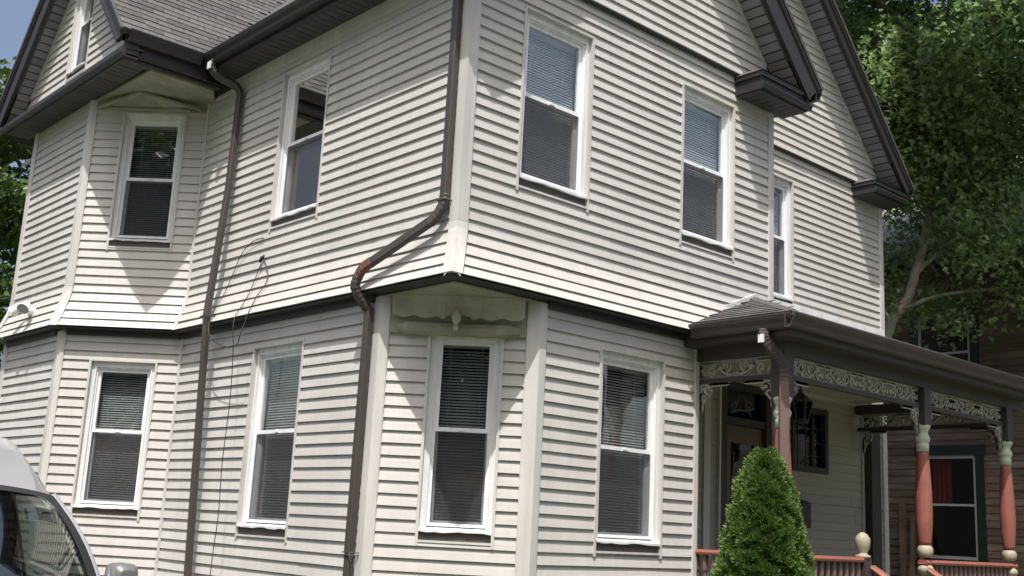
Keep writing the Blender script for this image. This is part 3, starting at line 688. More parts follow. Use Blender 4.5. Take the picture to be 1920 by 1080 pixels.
# ------------------------------------------------------------------ downspouts
def spout(path, nrm, m, straps=(), w_=(0.078, 0.058)):
    d = MB(); d.tube(path, 1.0, nrm=nrm, wh=w_); o = d.build('downspout', m, house); return o
def elbow(parent, pts, nrm, m, w_=(0.078, 0.058), n=5):
    P = smoothpath(pts, n); e = MB(); rr = [1.10 if i % 2 else 1.0 for i in range(len(P))]
    e.tube(P, rr, nrm=nrm, wh=w_); return e.build('elbow', m, parent)
nl = V(-1, 0, 0)
def onL(y, z, d): return V(XL-d, y, z)
d1 = spout([onL(10.62, 6.10, 0.07), onL(10.60, 5.0, 0.10), onL(10.58, 3.62, 0.20), onL(10.575, 3.45, 0.19), onL(10.56, 0.3, 0.08)], nl, BROWN2)
elbow(d1, [V(EX+0.01, 10.72, EZ-0.10), V(EX+0.01, 10.72, EZ-0.20), V(EX+0.10, 10.69, EZ-0.28), V(XL-0.12, 10.64, EZ-0.34), V(XL-0.07, 10.62, EZ-0.42)], nl, BROWN2)
lt = MB(); lt.box(Fr((EX-0.03, 10.69, 0), (0, 1, 0), (-1, 0, 0)), -0.015, 0.055, -0.0, 0.012, EZ-0.21, EZ-0.13); lt.build('outlet_patch', WRAP, d1)
st = MB(); st.tube([onL(10.50, 3.60, 0.02), onL(10.535, 3.60, 0.245), onL(10.63, 3.60, 0.245), onL(10.65, 3.60, 0.02)], 0.006, 6); st.build('strap', BROWN2, d1)
d2 = spout([onL(6.895, 6.42, 0.065), onL(6.895, 4.20, 0.065)], nl, BROWN2)
elbow(d2, [onL(6.895, 4.24, 0.065), onL(6.90, 4.16, 0.07), onL(6.955, 4.07, 0.085), onL(7.02, 4.02, 0.10)], nl, BROWN2)
g = MB(); g.tube([onL(7.00, 4.034, 0.095), onL(7.70, 3.755, 0.19)], 1.0, nrm=nl, wh=(0.078, 0.058)); g.build('spout_arm', BROWN2, d2)
elbow(d2, [onL(7.68, 3.765, 0.188), onL(7.78, 3.72, 0.205), onL(7.845, 3.64, 0.21)], nl, RUST)
elbow(d2, [onL(7.845, 3.65, 0.21), onL(7.865, 3.56, 0.21), onL(7.86, 3.47, 0.15), onL(7.83, 3.38, 0.075)], nl, BROWN2)
g = MB(); g.tube([onL(7.83, 3.40, 0.075), onL(7.845, 1.36, 0.075)], 1.0, nrm=nl, wh=(0.078, 0.058)); g.build('lower_spout', BROWN2, d2)
g = MB(); g.tube([onL(7.845, 1.38, 0.072), onL(7.85, 0.2, 0.072)], 0.94, nrm=nl, wh=(0.078, 0.058)); g.build('lower_spout', BROWN2, d2)
st = MB()
for dz in (0, -0.022): st.tube([onL(7.76, 1.355+dz, 0.02), onL(7.795, 1.355+dz, 0.108), onL(7.895, 1.355+dz, 0.108), onL(7.91, 1.355+dz, 0.02)], 0.005, 6)
st.tube([onL(7.79, 1.35, 0.11), onL(7.77, 1.33, 0.12), onL(7.75, 1.28, 0.115)], 0.005, 6)
st.build('strap', BROWN2, d2)
st = MB(); st.tube([onL(6.84, 4.19, 0.02), onL(6.85, 4.19, 0.10), onL(6.94, 4.19, 0.10), onL(6.95, 4.19, 0.02)], 0.006, 6); st.build('strap', BROWN2, d2)

# ------------------------------------------------------------------ the porch (part of the house)
PX0, PX1, PY = 8.24, 13.40, 5.49
PZ = 3.60; HX, HZ = 9.45, 4.08
SLF = (HZ-PZ)/(YR-PY)
pr = MB()
zb2 = PZ+(Y2-PY)*SLF
pr.slab([V(PX0, PY, PZ), V(PX1, PY, PZ), V(PX1, Y2, zb2), V(XE, Y2, zb2), V(XE, YR, HZ), V(HX, YR, HZ)], 0.03)
pr.slab([V(PX0, PY, PZ), V(HX, YR, HZ), V(PX0+0.01, YR-0.10, PZ)], 0.03)
porch_roof = pr.build('porch_roof', ROOFM, house)
# shingle rows on the left hip face
A0, A1, AP = V(PX0, PY, PZ), V(PX0, YR-0.02, PZ), V(HX, YR, HZ)
upv = V(HX-PX0, 0, HZ-PZ).normalized(); nv = V(-upv.z, 0, upv.x); run = (HX-PX0)/upv.x
row = 0; ex = 0.125
hipm = []
while row*ex < run-0.05:
    fr0 = row*ex/run; y0 = PY+fr0*(YR-PY); y = YR-0.03-random.uniform(0, 0.2)
    while y > y0+0.02:
        y1 = max(y-0.30, y0)
        mb = MB(); P = V(PX0, 0, PZ)+upv*(row*ex-0.02)
        q0, q1 = V(P.x, y, P.z)+nv*0.004, V(P.x, y1, P.z)+nv*0.004
        q2, q3 = q1+upv*0.2-nv*0.004+V(0, 0.2/run*(YR-PY)*(1 if y1 <= y0+1e-6 else 0), 0), q0+upv*0.2-nv*0.004
        mb.add([q0+nv*0.012, q1+nv*0.012, q2+nv*0.004, q3+nv*0.004, q0, q1, q2, q3], [(0, 1, 2, 3), (0, 4, 5, 1), (0, 3, 7, 4), (1, 5, 6, 2)])
        mb.build('shingle', SHINGLE, porch_roof); y = y1-0.006
    row += 1
fh = MB()                                   # white step flashing where the roof meets the siding, and the hip ridge
d_ = (AP-V(PX0, YR, PZ)).normalized()
fh.prism(V(PX0-0.05, YR, PZ-0.02), V(HX, YR, HZ+0.02), [(0.0, -0.03), (0.028, -0.03), (0.034, 0.03), (0.0, 0.035)], V(0, -1, 0), V(0, 0, 1))
fh.prism(V(HX, YR, HZ+0.02), V(XE+0.06, YR, HZ+0.01), [(0.0, -0.03), (0.03, -0.03), (0.034, 0.03), (0.0, 0.035)], V(0, -1, 0), V(0, 0, 1))
fh.prism(V(XE+0.06, Y2, zb2+0.02), V(X2, Y2, zb2+0.02), [(0.0, -0.03), (0.04, -0.06), (0.04, 0.03), (0.0, 0.035)], V(0, -1, 0), V(0, 0, 1))
fh.build('flashing', WRAP, house)
hr = MB(); hr.prism(A0+V(0.0, 0, 0.012), AP+V(0, 0, 0.012), [(-0.06, -0.012), (0.0, 0.012), (0.06, -0.012), (0.0, 0.0)], V(R2, -R2, 0), V(0, 0, 1)); hr.build('hip_ridge', SHINGLE, house)
gutter(V(PX0+0.06, PY-0.0, PZ-0.01), V(PX0+0.06, YR-0.16, PZ-0.01), V(-1, 0, 0), PBROWN)
gutter(V(PX0-0.05, PY+0.06, PZ-0.012), V(PX1, PY+0.06, PZ-0.012), V(0, -1, 0), PBROWN)
pb = MB()                                   # eave box, frieze beams and ceiling
pb.box(WORLD, PX0+0.062, PX1, PY+0.062, PY+0.09, 3.41, 3.58); pb.box(WORLD, PX0+0.062, PX0+0.09, PY+0.09, YR-0.02, 3.41, 3.58)
pb.box(WORLD, PX0+0.07, PX1, PY+0.07, 5.93, 3.40, 3.412); pb.box(WORLD, PX0+0.07, 8.66, 5.93, YR-0.01, 3.40, 3.412)
pb.box(WORLD, 8.49, PX1, 5.755, 5.905, 3.285, 3.40); pb.box(WORLD, 8.49, 8.63, 5.905, YR-0.01, 3.285, 3.40)
pb.box(WORLD, 12.98, 13.12, 5.905, Y2-0.03, 3.285, 3.40)
pb.build('eave_box', PBROWN, house)
lb = MB(); lb.box(WORLD, 8.62, 12.98, 5.80, 5.86, 3.07, 3.115); lb.box(WORLD, 8.535, 8.585, 5.90, YR+0.04, 3.07, 3.115); lb.box(WORLD, 13.03, 13.08, 5.90, Y2-0.03, 3.07, 3.115)
lb.build('frieze_rail', PBROWN, house)
ce = MB(); ce.box(WORLD, 8.66, 13.0, 5.93, Y2-0.02, 3.425, 3.44); ce.build('porch_ceiling', CEIL, house)
ct = MB(); ct.box(fr2, 8.5, 13.15, 0.0, 0.035, 3.385, 3.425); ct.build('ceiling_trim', CEIL, house)
fl2 = MB(); fl2.box(WORLD, 8.36, 13.3, 5.60, Y2, 0.66, 0.72); fl2.build('porch_floor', mat('porch_floor', (0.09, 0.085, 0.08), 0.7, 0.12, 5, (1, 6, 1)), house)
for k in range(34):
    pass
sk2 = MB()
for k in range(int(4.9/0.16)): sk2.box(WORLD, 8.38+k*0.16, 8.38+k*0.16+0.10, 5.62, 5.645, 0.02, 0.65)
for k in range(7): sk2.box(WORLD, 8.38, 8.40, 5.66+k*0.16, 5.76+k*0.16, 0.02, 0.65)
sk2.build('porch_skirt', PBROWN, house)
# steps down from the porch
sp_ = MB()
for k in range(4): sp_.box(WORLD, 9.98, 11.02, 5.60-0.28*(k+1), 5.60-0.28*k, 0.0, 0.54-0.18*k)
sp_.build('porch_step', CONC, house)

def spiral(cx, cz, r, a0, turns, n=22, sgn=1):
    return [(cx+(r*(1-0.86*i/n))*math.cos(a0+sgn*turns*2*math.pi*i/n), cz+(r*(1-0.86*i/n))*math.sin(a0+sgn*turns*2*math.pi*i/n)) for i in range(n+1)]
def fretwork(fr, u0, u1, z0, z1):
    q = MB(); H = z1-z0; zc = (z0+z1)/2; d0, d1 = -0.009, 0.009
    q.box(fr, u0, u1, d0, d1, z1-0.026, z1); q.box(fr, u0, u1, d0, d1, z0, z0+0.010)
    n = max(1, round((u1-u0)/0.62)); L = (u1-u0)/n
    for k in range(n):
        b = u0+k*L; mid_ = b+L/2
        for s in (-1, 1):
            st = [(mid_+s*(0.02+L*0.45*i/14), z0+0.012+(H-0.03)*(0.5-0.5*math.cos(math.pi*min(1, 1.35*i/14)))*0.93) for i in range(15)]
            q.ribbon(fr, st, [0.020+0.018*math.sin(math.pi*i/14) for i in range(15)], d0, d1)
            q.ribbon(fr, spiral(mid_+s*L*0.13, zc+H*0.10, H*0.33, math.pi/2*(1+s)-s*0.6, 1.35, sgn=s), 0.019, d0, d1)
            q.ribbon(fr, spiral(mid_+s*L*0.345, zc-H*0.10, H*0.30, -math.pi/2, 1.25, sgn=-s), 0.019, d0, d1)
            q.ribbon(fr, [(mid_+s*L*(0.22+0.05*i/5), zc+H*0.42-H*0.5*i/5) for i in range(6)], [0.006, 0.02, 0.026, 0.02, 0.012, 0.004], d0, d1)
            q.ribbon(fr, [(mid_+s*L*(0.42+0.06*i/5), zc-H*0.3+H*0.35*i/5) for i in range(6)], [0.006, 0.03, 0.036, 0.03, 0.014, 0.004], d0, d1)
        q.ribbon(fr, [(mid_+0.03*math.cos(i*math.pi/4), z0+0.03+0.014*math.sin(i*math.pi/4)) for i in range(9)], 0.014, d0, d1)
    return q.build('fretwork', FRET, house)
def scroll_bracket(fr, u, z, sgn, Lb=0.34, Hb=0.27):
    q = MB(); d0, d1 = -0.011, 0.011
    q.box(fr, min(u, u+sgn*Lb), max(u, u+sgn*Lb), d0, d1, z-0.022, z); q.box(fr, min(u, u+sgn*0.02), max(u, u+sgn*0.02), d0, d1, z-Hb, z-0.022)
    edge = []
    for i in range(29):
        a = i/28; sc = 0.018*abs(math.sin(a*math.pi*5))
        x = Lb*(1-a)**1.0; zz = -Hb*a; bow = math.sin(a*math.pi)*0.10
        edge.append((u+sgn*max(0.012, x-bow-sc), z+min(-0.016, zz+bow*0.72+sc*0.5)))
    q.ribbon(fr, edge, [0.012]+[0.034]*27+[0.012], d0, d1)
    q.ribbon(fr, spiral(u+sgn*0.085, z-0.085, 0.052, 0.3, 1.4, sgn=sgn), 0.017, d0, d1)
    q.ribbon(fr, [(u+sgn*(0.02+0.03*i), z-0.20+0.035*i) for i in range(5)], 0.018, d0, d1)
    return q.build('bracket', FRET, house)
PYC = 5.83
frPF = Fr((0, PYC, 0), (1, 0, 0), (0, -1, 0))
frPL = Fr((8.56, 0, 0), (0, 1, 0), (-1, 0, 0)); frPR = Fr((13.055, 0, 0), (0, 1, 0), (-1, 0, 0))
CX = (8.57, 11.11, 13.05)
fretwork(frPF, CX[0]+0.08, CX[1]-0.08, 3.115, 3.285); fretwork(frPF, CX[1]+0.08, CX[2]-0.08, 3.115, 3.285)
fretwork(frPL, 5.91, YR-0.02, 3.115, 3.285); fretwork(frPR, 5.91, 7.66, 3.115, 3.285)
for x, s in ((CX[0]+0.08, 1), (CX[1]-0.08, -1), (CX[1]+0.08, 1), (CX[2]-0.08, -1)): scroll_bracket(frPF, x, 3.07, s)
for fr_, u, s in ((frPL, 5.91, 1), (frPL, YR-0.03, -1), (frPR, 5.91, 1), (frPR, 7.66, -1)): scroll_bracket(fr_, u, 3.07, s)
SHAFT = [(0.060, 1.665), (0.067, 1.70), (0.080, 1.85), (0.086, 2.02), (0.083, 2.2), (0.073, 2.4), (0.062, 2.58), (0.058, 2.625)]
CAP = [(0.064, 2.618), (0.066, 2.70), (0.060, 2.705), (0.078, 2.735), (0.081, 2.765), (0.060, 2.80), (0.060, 2.83), (0.083, 2.865), (0.087, 2.885), (0.075, 2.90)]
BALL = [(0.03, 1.54), (0.060, 1.547), (0.076, 1.575), (0.080, 1.606), (0.075, 1.638), (0.055, 1.662), (0.04, 1.668)]
LOWT = [(0.05, 1.10), (0.08, 1.12), (0.085, 1.15), (0.06, 1.18), (0.045, 1.24), (0.05, 1.30), (0.075, 1.33), (0.045, 1.36), (0.075, 1.39), (0.085, 1.42), (0.07, 1.45), (0.04, 1.47)]
def column(x, y):
    P = bpy.data.objects.new('porch_column', None); COL.objects.link(P); P.parent = house
    q = MB(); q.lathe(SHAFT, (x, y, 0), 18); q.build('shaft', TERRA, P, smooth=True)
    q = MB(); q.lathe(CAP, (x, y, 0), 18); q.build('capital', CREAMG, P, smooth=True)
    q = MB(); q.lathe(BALL, (x, y, 0), 16); q.build('ball', CREAM, P, smooth=True)
    q = MB(); q.lathe(LOWT, (x, y, 0), 16); q.build('turned_base', CREAM, P, smooth=True)
    q = MB(); q.box(WORLD, x-0.075, x+0.075, y-0.075, y+0.075, 2.90, 3.284); q.build('post_block', PBROWN, P)
    q = MB(); q.box(WORLD, x-0.075, x+0.075, y-0.075, y+0.075, 0.72, 1.10); q.build('post_base', PBROWN, P)
for x in CX: column(x, PYC)
column(8.605, 6.90)
def railing(fr, u0, u1, zr=1.47, sp=0.105, bal=True):
    P = bpy.data.objects.new('porch_railing', None); COL.objects.link(P); P.parent = house
    q = MB(); q.prism(fr.p(u0, 0, zr), fr.p(u1, 0, zr), [(-0.05, 0.0), (0.05, 0.0), (0.055, 0.02), (0.04, 0.045), (-0.04, 0.045), (-0.055, 0.02)], fr.n, V(0, 0, 1)); q.build('top_rail', TERRA, P)
    q = MB(); q.box(fr, u0, u1, -0.03, 0.03, 0.82, 0.87); q.build('bottom_rail', TERRA, P)
    n = int((u1-u0)/sp); me = None
    for i in range(n):
        u = u0+sp*(i+0.5)
        if me is None:
            b = MB(); b.lathe([(0.018, 0.87), (0.030, 0.90), (0.033, 1.02), (0.024, 1.12), (0.016, 1.20), (0.021, 1.24), (0.018, 1.30), (0.030, 1.33), (0.030, zr)], (0, 0, 0), 8)
            me = bpy.data.meshes.new('baluster'); me.from_pydata(b.v, [], b.f); me.materials.append(PMAUVE)
        inst('baluster', me, Matrix.Translation(fr.p(u, 0, 0)), P)
railing(frPF, CX[0]+0.02, 9.90); railing(frPF, CX[1]-0.06, CX[2]+0.10); railing(frPL, 5.88, 6.9)
q = MB(); q.lathe([(0.03, 1.50), (0.070, 1.51), (0.075, 1.53), (0.045, 1.545), (0.045, 1.565), (0.064, 1.60), (0.072, 1.66), (0.068, 1.695), (0.045, 1.73), (0.012, 1.75)], (9.90, PYC, 0), 18)
newel = MB(); newel.box(WORLD, 9.84, 9.96, PYC-0.06, PYC+0.06, 0.72, 1.505); nw = newel.build('newel_post', PBROWN, house); q.build('urn_finial', CREAM, nw, smooth=True)
for x in (9.98, 11.06):                     # handrails of the steps
    q = MB(); q.prism(V(x, PYC-0.06, 1.40), V(x, PYC-1.55, 0.52), [(-0.045, 0.0), (0.045, 0.0), (0.05, 0.02), (0.035, 0.045), (-0.035, 0.045), (-0.05, 0.02)], V(1, 0, 0), V(0, 0, 1)); hrl = q.build('handrail', TERRA, house)
    q = MB()
    q.box(WORLD, x-0.05, x+0.05, PYC-1.65, PYC-1.55, 0.0, 0.65); q.build('newel_post', PBROWN, house)
    b = MB()
    for k in range(9):
        y = PYC-0.2-k*0.15; b.box(WORLD, x-0.014, x+0.014, y-0.014, y+0.014, max(0.0, 0.60-(5.60-y)*0.643-0.05), 1.40-(PYC-0.06-y)*0.59)
    b.build('stair_baluster', PMAUVE, house)
# gutter outlet and painted spout beside the corner column
nf = V(-R2, -R2, 0)
ps = spout([V(8.455, 5.735, 3.05), V(8.455, 5.735, 0.3)], nf, PMAUVE, w_=(0.085, 0.055))
elbow(ps, [V(PX0+0.0, 5.80, 3.47), V(PX0+0.0, 5.80, 3.40), V(PX0+0.05, 5.78, 3.33), V(PX0+0.16, 5.75, 3.23), V(8.455, 5.735, 3.14), V(8.455, 5.735, 3.03)], nf, PBROWN, w_=(0.085, 0.055))
lt = MB(); lt.prism(V(PX0-0.035, 5.80, 3.345), V(PX0-0.035, 5.80, 3.42), [(-0.03, 0.0), (0.03, 0.0), (0.03, -0.012), (-0.03, -0.012)], V(0, 1, 0), V(1, 0, 0)); lt.build('outlet_patch', WRAP, ps)
# door with transom, porch window, pilaster, boards
dr = bpy.data.objects.new('front_door', None); COL.objects.link(dr); dr.parent = house
u0, u1, z0, z1 = oDoor
q = MB(); q.box(fr2, u0, u0+0.11, -0.05, 0.05, z0, z1); q.box(fr2, u1-0.09, u1+0.02, -0.05, 0.05, z0, z1); q.box(fr2, u0+0.11, u1-0.09, -0.05, 0.05, z1-0.08, z1); q.box(fr2, u0+0.11, u1-0.09, -0.05, 0.03, 2.90, 2.985)
q.build('frame', FRAMED, dr)
q = MB(); a, b = u0+0.115, u1-0.095
q.box(fr2, a, b, -0.05, -0.01, z0, 1.15); q.box(fr2, a, a+0.14, -0.05, -0.01, 1.15, 2.70); q.box(fr2, b-0.14, b, -0.05, -0.01, 1.15, 2.70); q.box(fr2, a, b, -0.05, -0.01, 2.70, 2.895)
q.box(fr2, a+0.15, b-0.15, -0.012, 0.0, 0.85, 1.05); q.build('door_slab', DOORB, dr)
GLASSD = glass_mat('leaded_glass', (0.25, 0.27, 0.28), 1.6, wav=0.5)
q = MB(); q.box(fr2, a+0.14, b-0.14, -0.04, -0.034, 1.15, 2.70); q.build('pane', GLASSD, dr)
q = MB(); q.box(fr2, u0+0.11, u1-0.09, -0.04, -0.034, 2.985, z1-0.08); q.build('transom', GLASSD, dr)
q = MB()
um = (a+b)/2
for s in (-1, 1):
    q.ribbon(fr2, spiral(um+s*0.13, 3.12, 0.085, 0, 1.3, sgn=s), 0.008, -0.034, -0.028); q.ribbon(fr2, [(um+s*(0.02+0.02*i), 3.27-0.03*i) for i in range(9)], 0.008, -0.034, -0.028)
    for zc_ in (1.45, 1.95, 2.4): q.ribbon(fr2, spiral(um+s*0.10, zc_, 0.085, 0.4, 1.3, sgn=s), 0.008, -0.034, -0.028)
    q.ribbon(fr2, [(um+s*(0.16+0.02*math.sin(i*0.8)), 1.2+0.1*i) for i in range(15)], 0.008, -0.034, -0.028)
q.build('leading', LEAD, dr)
q = MB(); q.box(fr2, a, b, -0.6, -0.59, z0, z1); q.build('hall', ROOM, dr)
q = MB(); q.lathe([(0.0, -0.03), (0.02, -0.025), (0.03, 0.0), (0.02, 0.025), (0.0, 0.03)], fr2.p(a+0.07, 0.04, 1.72), 10); q.build('door_knob', mat('brass', (0.35, 0.24, 0.08), 0.3, 0.1, metal=0.9), dr)
pw = bpy.data.objects.new('window', None); COL.objects.link(pw); pw.parent = house
u0, u1, z0, z1 = oPW
q = MB(); q.box(fr2, u0, u0+0.07, -0.04, 0.04, z0, z1); q.box(fr2, u1-0.07, u1, -0.04, 0.04, z0, z1); q.box(fr2, u0+0.07, u1-0.07, -0.04, 0.04, z1-0.07, z1); q.box(fr2, u0+0.07, u1-0.07, -0.04, 0.045, z0, z0+0.07)
q.box(fr2, u1-0.30, u1-0.28, -0.03, 0.0, z0+0.07, z1-0.07); q.build('frame', FRAMED, pw)
q = MB(); q.box(fr2, u0+0.07, u1-0.07, -0.03, -0.024, z0+0.07, z1-0.07); q.build('pane', glass_mat('stained_glass', (0.10, 0.14, 0.15), 1.1, wav=0.5), pw)
q = MB(); um = (u0+u1)/2; zc = (z0+z1)/2
for k in range(3): q.box(fr2, u0+0.07, u1-0.07, -0.024, -0.018, z0+0.2+0.17*k, z0+0.208+0.17*k)
for k in range(3): q.box(fr2, u0+0.2+0.17*k, u0+0.208+0.17*k, -0.024, -0.018, z0+0.07, z1-0.07)
q.build('leading', mat('dark_lead', (0.06, 0.07, 0.07), 0.4), pw)
q = MB(); q.box(fr2, u0, u1, -0.5, -0.49, z0, z1); q.build('room', ROOM, pw)
q = MB(); q.box(fr2, 13.19, 13.41, 0.0, 0.13, 0.72, 3.36); q.build('pilaster', PBROWN, house)
q = MB(); q.box(fr2, 13.135, 13.185, 0.0, 0.03, 0.72, 3.36); q.build('door_trim', TRIM, house)
q = MB(); q.box(fr2, 9.86, 9.97, 0.0, 0.035, 0.72, 3.36); q.box(fr2, 10.105, 10.135, 0.0, 0.055, 0.72, 3.385); q.build('door_trim', TRIM, house)

# ------------------------------------------------------------------ small things on the house
ln = empty('lantern', 'black glass sided lantern hanging from the porch ceiling before the dark window', 'lantern', (0, 0, 0))
lx, ly = 10.03, 6.60
q = MB(); q.lathe([(0.03, 3.40), (0.085, 3.405), (0.08, 3.42), (0.02, 3.424)], (lx, ly, 0), 14); q.build('canopy', BLACK, ln)
q = MB(); q.tube([V(lx, ly, 3.41), V(lx, ly, 3.20)], 0.006, 6)
for k in range(4): q.tube([V(lx+0.014*math.cos(a*math.pi/4), ly, 3.19+k*0.045+0.02*math.sin(a*math.pi/4)) for a in range(9)], 0.004, 5)
q.build('chain', BLACK, ln)
q = MB(); q.lathe([(0.128, 3.055), (0.13, 3.07), (0.10, 3.085), (0.055, 3.13), (0.03, 3.15), (0.02, 3.165), (0.026, 3.18), (0.012, 3.195)], (lx, ly, 0), 6); q.build('cap', BLACK, ln)
q = MB()
for k in range(6):
    a = k*math.pi/3; c, s = math.cos(a), math.sin(a); q.tube([V(lx+c*0.075, ly+s*0.075, 2.87), V(lx+c*0.118, ly+s*0.118, 3.06)], 0.009, 5)
q.lathe([(0.02, 2.83), (0.05, 2.85), (0.085, 2.862), (0.085, 2.878), (0.05, 2.88)], (lx, ly, 0), 6); q.build('cage', BLACK, ln)
q = MB(); q.lathe([(0.07, 2.878), (0.112, 3.056)], (lx, ly, 0), 6); q.build('pane', glass_mat('lantern_glass', (0.12, 0.115, 0.11), 1.0), ln)

mbx = empty('mailbox', 'small black mailbox on the porch wall below the dark window', 'mailbox')
q = MB(); q.box(fr2, 11.62, 11.82, 0.02, 0.11, 1.80, 2.08); q.build('box', BLACK, mbx)
q = MB(); q.prism(fr2.p(11.61, 0.02, 2.085), fr2.p(11.83, 0.02, 2.085), [(0, 0), (0.10, 0), (0.105, 0.01), (0.0, 0.045)], fr2.n, V(0, 0, 1)); q.build('lid', BLACK, mbx)

def cable_on_L(pts, r=0.0045): 
    P = smoothpath([onL(y, z, 0.028+flare(z)*0.98+dd) for y, z, dd in pts], 6); q = MB(); q.tube(P, r, 6); return q
q = cable_on_L([(9.86, 4.36, 0), (10.05, 4.355, 0.01), (10.25, 4.26, 0.015), (10.40, 4.08, 0.01), (10.50, 3.86, 0.01), (10.53, 3.68, 0.02), (10.50, 3.50, 0.03), (10.40, 3.36, 0.05), (10.20, 3.27, 0.05), (9.97, 3.22, 0.05),
                (9.80, 3.24, 0.06), (9.74, 3.33, 0.07), (9.745, 3.50, 0.02), (9.75, 3.60, 0.01), (9.73, 3.74, 0.01), (9.66, 3.86, 0.01), (9.70, 3.99, 0.01), (9.83, 4.15, 0.0)])
tag(q.build('cable', CABLE, None, smooth=True), 'loose black cable looped on the siding beside the left downspout', 'cable', 'cables on the left wall')
q = cable_on_L([(9.83, 4.16, 0), (9.90, 4.02, 0.005), (9.935, 3.80, 0.01), (9.97, 3.64, 0.01), (9.975, 3.54, 0.02), (9.94, 3.40, 0.05), (9.91, 3.19, 0.04), (9.905, 2.70, 0.02), (9.93, 2.10, 0.02), (9.90, 1.60, 0.02), (9.93, 1.2, 0.02), (9.95, 0.4, 0.02)])
q.tube([onL(9.83, 4.17, 0.02), onL(9.83, 4.15, 0.05), onL(9.85, 4.10, 0.05)], 0.014, 6)
tag(q.build('cable', CABLE, None, smooth=True), 'straight black cable hanging down the wall to below the left windows', 'cable', 'cables on the left wall')

fld = empty('floodlight', 'white twin head floodlight on the far left wall of the bay', 'floodlight')
fo = V(VX-flare(3.76)-0.02, 13.27, 3.80)
q = MB(); q.tube([fo+V(0.03, 0, 0.0), fo+V(-0.05, 0, 0.0)], 0.055, 12); q.build('base', LAMPW, fld)
for s in (-1, 1):
    d = V(-0.55, s*0.55, -0.62).normalized(); c0 = fo+V(-0.05, s*0.03, 0.01)
    q = MB(); q.tube([c0, c0+V(-0.03, s*0.05, 0.05), c0+V(-0.05, s*0.08, 0.04)], 0.012, 6); c1 = c0+V(-0.05, s*0.08, 0.05)
    q.tube([c1-d*0.03, c1, c1+d*0.06, c1+d*0.12], [0.02, 0.04, 0.055, 0.068], 14, caps=False); hd = q.build('lamp_head', LAMPW, fld, smooth=True)
    q = MB(); q.tube([c1+d*0.105, c1+d*0.11], 0.06, 14); q.build('lens', LENS, hd)

# ------------------------------------------------------------------ dwarf spruce in front of the porch
sp = empty('spruce', 'dense green conical dwarf spruce in front of the porch', 'shrub', (7.72, 5.42, 0))
rp = [(0.0, 0.52), (0.25, 0.60), (0.6, 0.57), (1.0, 0.49), (1.4, 0.395), (1.68, 0.345), (1.9, 0.29), (2.05, 0.24), (2.17, 0.185), (2.28, 0.12), (2.36, 0.04)]
def rad(z):
    for (za, ra), (zb, rb) in zip(rp[:-1], rp[1:]):
        if za <= z <= zb: return ra+(rb-ra)*(z-za)/(zb-za)
    return 0.02
rnd = random.Random(3)
SPR = leaf_mat('spruce_needles', (0.075, 0.14, 0.032), (0.165, 0.25, 0.065), 0.15, 16)
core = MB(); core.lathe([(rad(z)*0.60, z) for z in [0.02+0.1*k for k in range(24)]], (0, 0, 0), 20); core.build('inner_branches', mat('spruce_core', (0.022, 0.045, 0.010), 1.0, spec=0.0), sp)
q = MB(); q.tube([V(0, 0, 0), V(0, 0, 0.6)], 0.05, 8); q.build('trunk', mat('spruce_bark', (0.08, 0.06, 0.045), 0.9), sp)
nd_ = MB()
clumps = []
for k in range(6000):
    z = 2.34*(1-math.sqrt(rnd.random()*(0.985 if k % 2 else 0.24))); a = rnd.uniform(0, 2*math.pi)
    clumps.append((z, a, rnd.uniform(0.030, 0.058)))
for k in range(30): clumps.append((rnd.uniform(2.15, 2.33), rnd.uniform(0, 6.28), 0.04))
for z, a, cr in clumps:
    r = rad(z)*rnd.uniform(0.70, 0.83)*(1+0.10*math.sin(4*a+5*z)*math.sin(9*z+2*a)+0.07*math.sin(11*a+4*math.sin(17*z))+0.05*math.sin(29*z+5*a)); c = V(r*math.cos(a), r*math.sin(a), z)
    outw = V(math.cos(a), math.sin(a), 0.45).normalized()
    for j in range(30):
        d = V(rnd.gauss(0, 1), rnd.gauss(0, 1), rnd.gauss(0, 1)).normalized()
        if d.dot(outw) < -0.25: d = -d
        p0 = c+d*cr*rnd.uniform(0.35, 0.8); dd = (d*0.7+outw*0.7+V(0, 0, 0.2)).normalized(); L = rnd.uniform(0.016, 0.030)
        sdv = dd.cross(V(rnd.gauss(0, 1), rnd.gauss(0, 1), rnd.gauss(0, 1))).normalized()*rnd.uniform(0.0045, 0.0075)
        nd_.add([p0-sdv, p0+sdv, p0+dd*L+sdv*0.5, p0+dd*L*1.25, p0+dd*L-sdv*0.5], [(0, 1, 2, 3, 4)])
nd_.build('foliage', SPR, sp)

